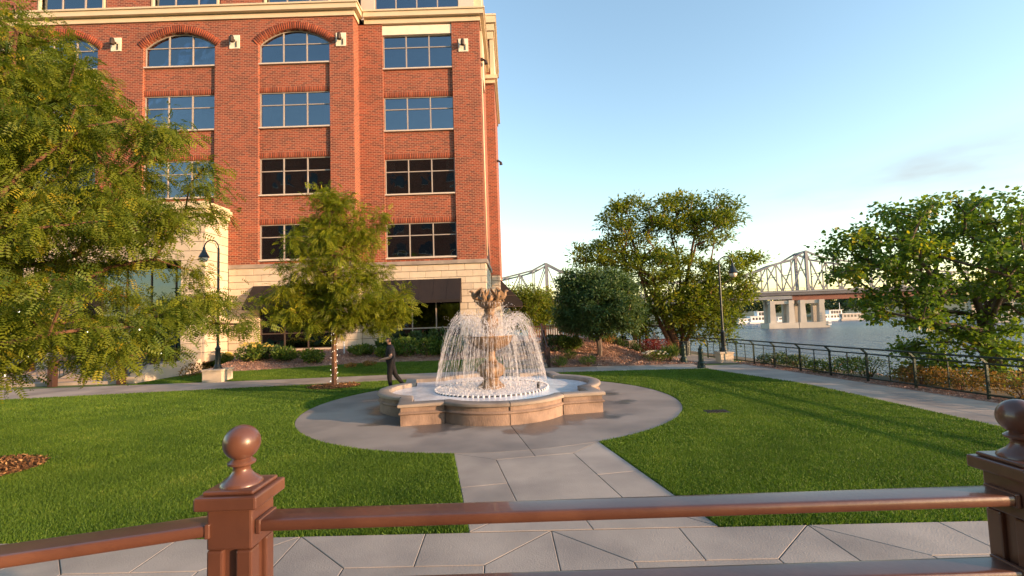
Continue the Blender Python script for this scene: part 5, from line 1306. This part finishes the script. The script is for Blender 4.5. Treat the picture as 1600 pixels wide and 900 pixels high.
# loose rocks at the water side of the fence
rk = bmesh.new(); bmesh.ops.create_icosphere(rk, subdivisions=2, radius=1)
for v_ in rk.verts: v_.co *= 1+.22*math.sin(v_.co.x*5.1+1)*math.cos(v_.co.y*4.3)+.1*math.sin(v_.co.z*7)
rme = bpy.data.meshes.new('bank_rock'); rk.to_mesh(rme); rk.free(); rme.materials.append(MATS['wall_stone'])
for k in range(26):
    y = 15+RNG.random()*9; o = link('bank_rock', rme, None, (bank_x(y)+.1+RNG.random()*1.0, y, -.12-.35*RNG.random())); s_ = .10+.16*RNG.random()
    o.scale = (s_*1.4, s_, s_*.75); o.rotation_euler = (RNG.random(), RNG.random(), RNG.random()*6); tag(o, 'rough brown rock on the river bank beyond the fence', 'rock', 'rocks on the bank')

# ------------------------------------------------------------------ people
def skin_person(name, label, pos, rz, J, E, mats, hairfn):
    """J {name:(x,y,z,r)}; E [(a,b,material index)]; one continuous skinned body"""
    names = list(J); idx = {n_: i for i, n_ in enumerate(names)}
    me = bpy.data.meshes.new('body'); me.from_pydata([J[n_][:3] for n_ in names], [(idx[a], idx[b]) for a, b, _ in E], []); me.update()
    o = bpy.data.objects.new('tmp', me); COL.objects.link(o)
    sk = o.modifiers.new('skin', 'SKIN'); sk.use_smooth_shade = True
    for n_, sv in zip(names, me.skin_vertices[0].data):
        r_ = J[n_][3]; sv.radius = r_ if hasattr(r_, '__len__') else (r_, r_); sv.use_root = (n_ == names[0])
    ss = o.modifiers.new('sub', 'SUBSURF'); ss.levels = 2; ss.render_levels = 2
    dg = bpy.context.evaluated_depsgraph_get(); ev = o.evaluated_get(dg); nm_ = bpy.data.meshes.new_from_object(ev)
    bpy.data.objects.remove(o)
    for m_ in mats: nm_.materials.append(MATS[m_])
    rj = lambda n_: J[n_][3] if not hasattr(J[n_][3],'__len__') else sum(J[n_][3])/2
    segs_ = [(np.array(J[a][:3]), np.array(J[b][:3]), mi, (rj(a), rj(b))) for a, b, mi in E]
    for p in nm_.polygons:
        c = np.array(p.center); best = (1e9, 0)
        for a, b, mi, r_ in segs_:
            d = b-a; t_ = np.clip(np.dot(c-a, d)/np.dot(d, d), 0, 1); q = np.linalg.norm(c-a-d*t_)-(r_[0]+(r_[1]-r_[0])*t_)
            if q < best[0]: best = (q, mi)
        mi = best[1]
        if mi == 0 and hairfn(c): mi = 3
        p.material_index = mi; p.use_smooth = True
    t_ = thing(name, label, 'person', pos, rz); link('body', nm_, t_); return t_
def hand(J, E, base, tag_, wrist, hd, fdir, side):
    """palm and five fingers; fdir forward, side +1/-1 for the thumb"""
    w = np.array(wrist); f = np.array(fdir, float); f /= np.linalg.norm(f); s_ = np.cross(f, (0,0,1)); s_ = s_/np.linalg.norm(s_)*side; dn = np.array((0,0,-1.))
    J[tag_+'palm'] = (*(w+f*.055), .030); E.append((base, tag_+'palm', 0))
    for k, (o_, L) in enumerate(((.028,.060),(.010,.070),(-.009,.066),(-.027,.052))):
        a = w+f*.10+s_*o_; b = a+f*L*.5+dn*.012; c = b+f*L*.25+dn*.035
        for nme, q, r_ in (('a',a,.010),('b',b,.009),('c',c,.008)): J[f'{tag_}{k}{nme}'] = (*q, r_)
        E += [(tag_+'palm', f'{tag_}{k}a', 0), (f'{tag_}{k}a', f'{tag_}{k}b', 0), (f'{tag_}{k}b', f'{tag_}{k}c', 0)]
    a = w+f*.05+s_*.045; b = a+f*.045+s_*.012
    J[tag_+'ta'] = (*a, .012); J[tag_+'tb'] = (*b, .009); E += [(tag_+'palm', tag_+'ta', 0), (tag_+'ta', tag_+'tb', 0)]
def head(J, E, x, z):
    J['neck'] = (x,0,z,.058); J['skull0'] = (x+.03,0,z+.09,.075); J['skull1'] = (x+.03,0,z+.16,(.088,.10)); J['skull2'] = (x+.02,0,z+.225,.072)
    J['nose'] = (x+.135,0,z+.125,.012)
    for s_, n_ in ((1,'l'),(-1,'r')): J['ear'+n_] = (x+.015,s_*.098,z+.13,.014); E.append(('skull1','ear'+n_,0))
    E += [('neck','skull0',0),('skull0','skull1',0),('skull1','skull2',0),('skull1','nose',0)]
J = {'pelvis':(0,0,.97,(.17,.15)),'belly':(.02,0,1.12,(.18,.17)),'chest':(.015,0,1.32,(.19,.165)),'collar':(.025,0,1.46,(.10,.08))}; E = [('pelvis','belly',1),('belly','chest',1),('chest','collar',1)]
head(J, E, .04, 1.53); E.append(('collar','neck',0))
for s_, n_ in ((1,'l'),(-1,'r')):
    J['sh'+n_] = (.02,s_*.19,1.42,.078); J['el0'+n_] = (-.015,s_*.235,1.24,.066); J['el'+n_] = (-.03,s_*.245,1.14,.052); J['wr'+n_] = (.21,s_*.15,1.08,.030)
    E += [('collar','sh'+n_,1),('sh'+n_,'el0'+n_,1),('el0'+n_,'el'+n_,0),('el'+n_,'wr'+n_,0)]
    hand(J, E, 'wr'+n_, 'h'+n_, J['wr'+n_][:3], None, (.9,-s_*.25,-.05), s_)
    J['hip'+n_] = (0,s_*.09,.90,.115); E.append(('pelvis','hip'+n_,2))
J.update({'knl':(.05,.09,.50,.082),'anl':(.0,.09,.10,.055),'tol':(.17,.09,.04,.038),'knr':(-.13,-.09,.52,.080),'anr':(-.40,-.09,.19,.055),'tor':(-.34,-.09,.05,.036)})
E += [('hipl','knl',2),('knl','anl',2),('anl','tol',4),('hipr','knr',2),('knr','anr',2),('anr','tor',4)]
q = G(611, 613)
pw = skin_person('person', 'person in dark polo shirt and black trousers walking past the fountain, hands held forward', (q.x+.02, q.y, -.01), math.pi+R(6), J, E, ['skin','shirt','trousers','hair','shoe'], lambda c: c[2] > 1.69 or (c[2] > 1.60 and c[0] < .055)); pw.scale = (1.1,1.1,1.1)
em = MB().lathe([(.002,-.011),(.009,-.006),(.011,0),(.009,.006),(.002,.011)], 8).mesh('eye', 'hair', True)
for s_ in (-1, 1): link('eye', em, pw, (.150, s_*.034, 1.685))
def seated(pos, rz, label, top, hr):
    J = {'pelvis':(0,0,.52,(.15,.12)),'belly':(.01,0,.68,(.15,.12)),'chest':(.0,0,.88,(.16,.12)),'collar':(.01,0,1.02,(.10,.08))}; E = [('pelvis','belly',1),('belly','chest',1),('chest','collar',1)]
    head(J, E, .02, 1.09); E.append(('collar','neck',0))
    for s_, n_ in ((1,'l'),(-1,'r')):
        J['sh'+n_] = (.0,s_*.19,.98,.066); J['el'+n_] = (.02,s_*.23,.72,.045); J['wr'+n_] = (.25,s_*.14,.64,.03); E += [('collar','sh'+n_,1),('sh'+n_,'el'+n_,1),('el'+n_,'wr'+n_,0)]
        hand(J, E, 'wr'+n_, 'h'+n_, J['wr'+n_][:3], None, (.9,-s_*.2,-.1), s_)
        J['hip'+n_] = (.02,s_*.09,.50,.095); J['kn'+n_] = (.44,s_*.11,.50,.066); J['an'+n_] = (.44,s_*.11,.09,.045); J['to'+n_] = (.60,s_*.11,.04,.036)
        E += [('pelvis','hip'+n_,2),('hip'+n_,'kn'+n_,2),('kn'+n_,'an'+n_,2),('an'+n_,'to'+n_,4)]
    skin_person('person', label, pos, rz, J, E, ['skin',top,'trousers',hr,'shoe'], lambda c: c[2] > 1.25 or (c[2] > 1.17 and c[0] < .04))
seated((8.6, 29.05, .012), R(78), 'white haired person in pale top sitting on the bench behind the red shrub', 'shirt_pale', 'hair_white')
seated((6.35, 30.05, .012), R(85), 'person in red top sitting on the bench behind the hedge', 'shirt_red', 'hair'); seated((6.85, 30.0, .012), R(85), 'person in dark top sitting on the bench behind the hedge', 'shirt', 'hair')

# ------------------------------------------------------------------ bridge over the river
br = thing('truss_bridge', 'grey steel cantilever truss bridge crossing the river on concrete piers', 'bridge', (91, 147, WATER_Z))
A = Vector((91.9, 147, 0)); Bp = Vector((11.5, 157, 0)); dv_ = (A-Bp).normalized(); nv = Vector((-dv_.y, dv_.x, 0)); SP = (A-Bp).length
BO = Vector((91, 147, WATER_Z))
def brp(mb, name, m, parent=br):
    me = mb.mesh(name, m); me.transform(Matrix.Translation(-BO)); return link(name, me, parent)
DZ = 7.7; WB = 7.0
def at(s_, z, off=0.0): p = A+dv_*s_+nv*off; return (p.x, p.y, z)
pan = 4.45
hL = [12.6, 10.0, 8.9, 7.2, 6.0, 5.2, 4.8, 4.6, 4.6, 4.6]; hR = [12.6, 10.4, 9.4, 8.5, 7.6, 6.8, 6.0, 5.4, 4.8, 4.2]
nP = int(SP/pan); pan = SP/nP
def hgt(k):
    """height above deck at panel k; k=0 right tower, k=-nP left tower"""
    if k >= 0: return hR[min(k, 9)]
    if k >= -nP: return hL[min(min(-k, nP+k), 9)]
    return hR[min(-nP-k, 9)]
KS = list(range(-nP-10, 11))
for off in (0.0, WB):
    tr_ = brp(MB().bar(at(KS[0]*pan, DZ+.2, off), at(KS[-1]*pan, DZ+.2, off), .5, .6), 'truss', 'bridge_steel')
    for i, k in enumerate(KS):
        s0 = k*pan; th = .75 if k in (0, -nP) else .30
        brp(MB().bar(at(s0, DZ+.3, off), at(s0, DZ+hgt(k), off), th), 'truss_bar', 'bridge_steel', tr_)
        if i+1 < len(KS):
            s1 = s0+pan; brp(MB().bar(at(s0, DZ+hgt(k), off), at(s1, DZ+hgt(k+1), off), .5), 'truss_bar', 'bridge_steel', tr_)
            up_ = (k % 2 == 0); a = at(s0, DZ+(hgt(k) if up_ else .3), off); b = at(s1, DZ+(.3 if up_ else hgt(k+1)), off)
            brp(MB().bar(a, b, .32), 'truss_bar', 'bridge_steel', tr_)
lat = brp(MB().bar(at(0, DZ+12.5, 0), at(0, DZ+12.5, WB), .5), 'top_lateral', 'bridge_steel')
for k in KS:
    brp(MB().bar(at(k*pan, DZ+hgt(k)-.3, 0), at(k*pan, DZ+hgt(k)-.3, WB), .26), 'truss_bar', 'bridge_steel', lat)
    if hgt(k) > 7: brp(MB().bar(at(k*pan, DZ+hgt(k)*.55, 0), at(k*pan, DZ+hgt(k)*.55, WB), .22), 'truss_bar', 'bridge_steel', lat)
    if k < KS[-1]: brp(MB().bar(at(k*pan, DZ+hgt(k)-.3, 0 if k % 2 else WB), at((k+1)*pan, DZ+hgt(k+1)-.3, WB if k % 2 else 0), .2), 'truss_bar', 'bridge_steel', lat)
mbd = MB(); s0, s1 = -170, 190
mbd.add([at(s0,DZ-1.0,-1.2), at(s1,DZ-1.0,-1.2), at(s1,DZ-1.0,WB+1.2), at(s0,DZ-1.0,WB+1.2), at(s0,DZ-.1,-1.2), at(s1,DZ-.1,-1.2), at(s1,DZ-.1,WB+1.2), at(s0,DZ-.1,WB+1.2)], [(0,3,2,1),(4,5,6,7),(0,1,5,4),(1,2,6,5),(2,3,7,6),(3,0,4,7)]); brp(mbd, 'deck', 'bridge_dark')
brp(MB().bar(at(s0, DZ+.1, -1.25), at(s1, DZ+.1, -1.25), .3, .4), 'kerb_beam', 'bridge_steel')
brp(MB().bar(at(s0, DZ+1.1, -1.25), at(s1, DZ+1.1, -1.25), .12, .12), 'guard_rail', 'bridge_steel')
for k in range(0, 120): brp(MB().bar(at(-150+k*2.8, DZ+.3, -1.25), at(-150+k*2.8, DZ+1.05, -1.25), .12), 'rail_post', 'bridge_steel')
brp(MB().bar(at(-5, DZ-1.85, .0), at(s1, DZ-1.85, .0), .5, 1.6), 'girder', 'girder_rust'); brp(MB().bar(at(-5, DZ-1.85, WB), at(s1, DZ-1.85, WB), .5, 1.6), 'girder', 'girder_rust')
brp(MB().bar(at(-150, DZ-1.75, -.6), at(-5.2, DZ-1.75, -.6), .8, 1.0), 'girder', 'bridge_steel')
def pier(s_, w, depth, name='pier'):
    """two tapering columns on a common footing with a cap beam"""
    def taper(a0, a1, b0, b1, z0, z1, o0, o1):
        return MB().add([at(a0,z0,o0),at(a1,z0,o0),at(a1,z0,o1),at(a0,z0,o1),at(b0,z1,o0),at(b1,z1,o0),at(b1,z1,o1),at(b0,z1,o1)], [(0,3,2,1),(4,5,6,7),(0,1,5,4),(1,2,6,5),(2,3,7,6),(3,0,4,7)])
    p_ = brp(taper(s_-w*.58, s_+w*.58, s_-w*.56, s_+w*.56, WATER_Z-1.5, WATER_Z+1.7, -1.6, depth+.6), name, 'pier_concrete')
    for sg in (-1, 1):
        c0 = s_+sg*w*.36
        brp(taper(c0-.9, c0+.9, c0-.65, c0+.65, WATER_Z+1.705, DZ-2.6, -1.0, .8), 'column', 'pier_concrete', p_)
        brp(taper(c0-.65, c0+.65, c0-.55, c0+.55, WATER_Z+1.705, DZ-2.6, depth-1.2, depth+.2), 'column', 'pier_concrete', p_)
    brp(taper(s_-w*.5, s_+w*.5, s_-w*.5, s_+w*.5, DZ-3.7, DZ-2.65, -.6, .6), 'cap_beam', 'pier_concrete', p_)
    return p_
pier(-8.4, 7.6, 4.5); p2 = pier(.4, 7.6, 4.5); pier(-SP, 8, 6.0); pier(-SP-38, 7, 6); pier(52, 7.5, 6.0)
for k in range(6): m_ = MB(); m_.bar(at(4.2+.1*k, WATER_Z+.9+.75*k, -1.75), at(5.1, WATER_Z+.9+.75*k, -1.75), .12, .4); brp(m_, 'gauge_board', 'gauge_white', p2)

# boats on the far side
def houseboat(u, v, L, H, label, kind):
    p = P(u, v, 212); t_ = thing('houseboat', label, 'boat', (p.x, 212, WATER_Z), R(4))
    hull = MB(); hw_ = 1.9
    hull.add([(-L/2,-hw_,-.3),(L/2-1.2,-hw_,-.3),(L/2,0,-.2),(L/2-1.2,hw_,-.3),(-L/2,hw_,-.3),(-L/2,-hw_-.2,.75),(L/2-.7,-hw_-.2,.8),(L/2+.8,0,1.0),(L/2-.7,hw_+.2,.8),(-L/2,hw_+.2,.75)],
             [(4,3,2,1,0),(5,6,7,8,9)]+[(i,(i+1) % 5,5+(i+1) % 5,5+i) for i in range(5)]); hull.build('hull', 'boat_white' if kind else 'boathouse', t_)
    c0, c1 = -L/2+.8, L/2-2.5
    MB().box(c0,c1,-hw_+.3,hw_-.3,.76,.76+H*.55).build('cabin', 'boat_white' if kind else 'boathouse', t_)
    MB().box(c0-.5,c1+.8,-hw_-.1,hw_+.1,.762+H*.55,.92+H*.55).build('roof', 'boat_white', t_)
    nw_ = max(3, int((c1-c0)/1.6))
    for k in range(nw_): x = lerp(c0+.5, c1-.5, (k+.5)/nw_); MB().box(x-.5,x+.5,-hw_+.27,-hw_+.3-.001,1.0+H*.12,.7+H*.45).build('window', 'boat_dark', t_)
    if kind == 2:
        MB().box(c0+(c1-c0)*.35,c1-.6,-hw_+.6,hw_-.6,.925+H*.55,.92+H).build('upper_cabin', 'boat_white', t_); MB().box(c0+(c1-c0)*.3,c1-.2,-hw_+.3,hw_-.3,.921+H,1.05+H).build('roof', 'boat_white', t_)
        for k in range(4): x = lerp(c0+(c1-c0)*.4, c1-1, (k+.5)/4); MB().box(x-.5,x+.5,-hw_+.56,-hw_+.599,1.1+H*.55,.85+H*.95).build('window', 'boat_dark', t_)
    if kind == 2: MB().bar((c1-.5,0,H+1.05),(c1-.5,0,H+4.2),.12).build('mast', 'boat_white', t_)
houseboat(1165, 509, 9, 2.6, 'low white boat with dark open deck left of the bridge piers', 1); houseboat(1190, 508, 13, 4.2, 'white two deck houseboat just left of the bridge piers', 2)
houseboat(1222, 507, 7, 3.0, 'small white boat seen between the bridge pier columns', 1)
houseboat(1302, 504, 13, 3.8, 'white two deck houseboat right of the bridge piers', 2); houseboat(1333, 502, 14, 4.0, 'long grey floating boathouse with white roof beside the houseboat', 0)
# far bank wood, one mass
cx_ = np.arange(-260, 620, 5.5); V_, D_, N_, S_ = [], [], [], []
for x in cx_:
    for row in range(3):
        h = 8.5+2.8*RNG.random()+row*1.6+2.0*math.sin(x*.03)+1.2*math.sin(x*.11+row); c = np.array((x+RNG.normal()*2, 240+row*9+RNG.normal()*2, -2.2)); k = 130
        d = rand_dirs(k); d[:,2] = np.abs(d[:,2])*1.3-.3; V_.append(c+np.array((0,0,h*.52))+d*np.array((3.6,3.4,h*.48))*(.6+.4*RNG.random((k,1)))); D_.append(d+rand_dirs(k)*.8); N_.append(d+rand_dirs(k)*.5); S_.append(np.full(k,1.0)+.9*RNG.random(k))
V_, D_, N_, S_ = map(np.concatenate, (V_, D_, N_, S_))
v, f, r_ = leaf_arrays(V_, D_, N_, S_, tpl_simple(.75), np.clip(RNG.random(len(V_))*.7+.3*np.sin(V_[:,0]*.13)**2, 0, 1))
tag(stuff(link('far_wood', np_mesh('far_wood', v, f, 'leaf_far', r_))), 'dark green wood lining the far bank behind the bridge piers', 'wood')
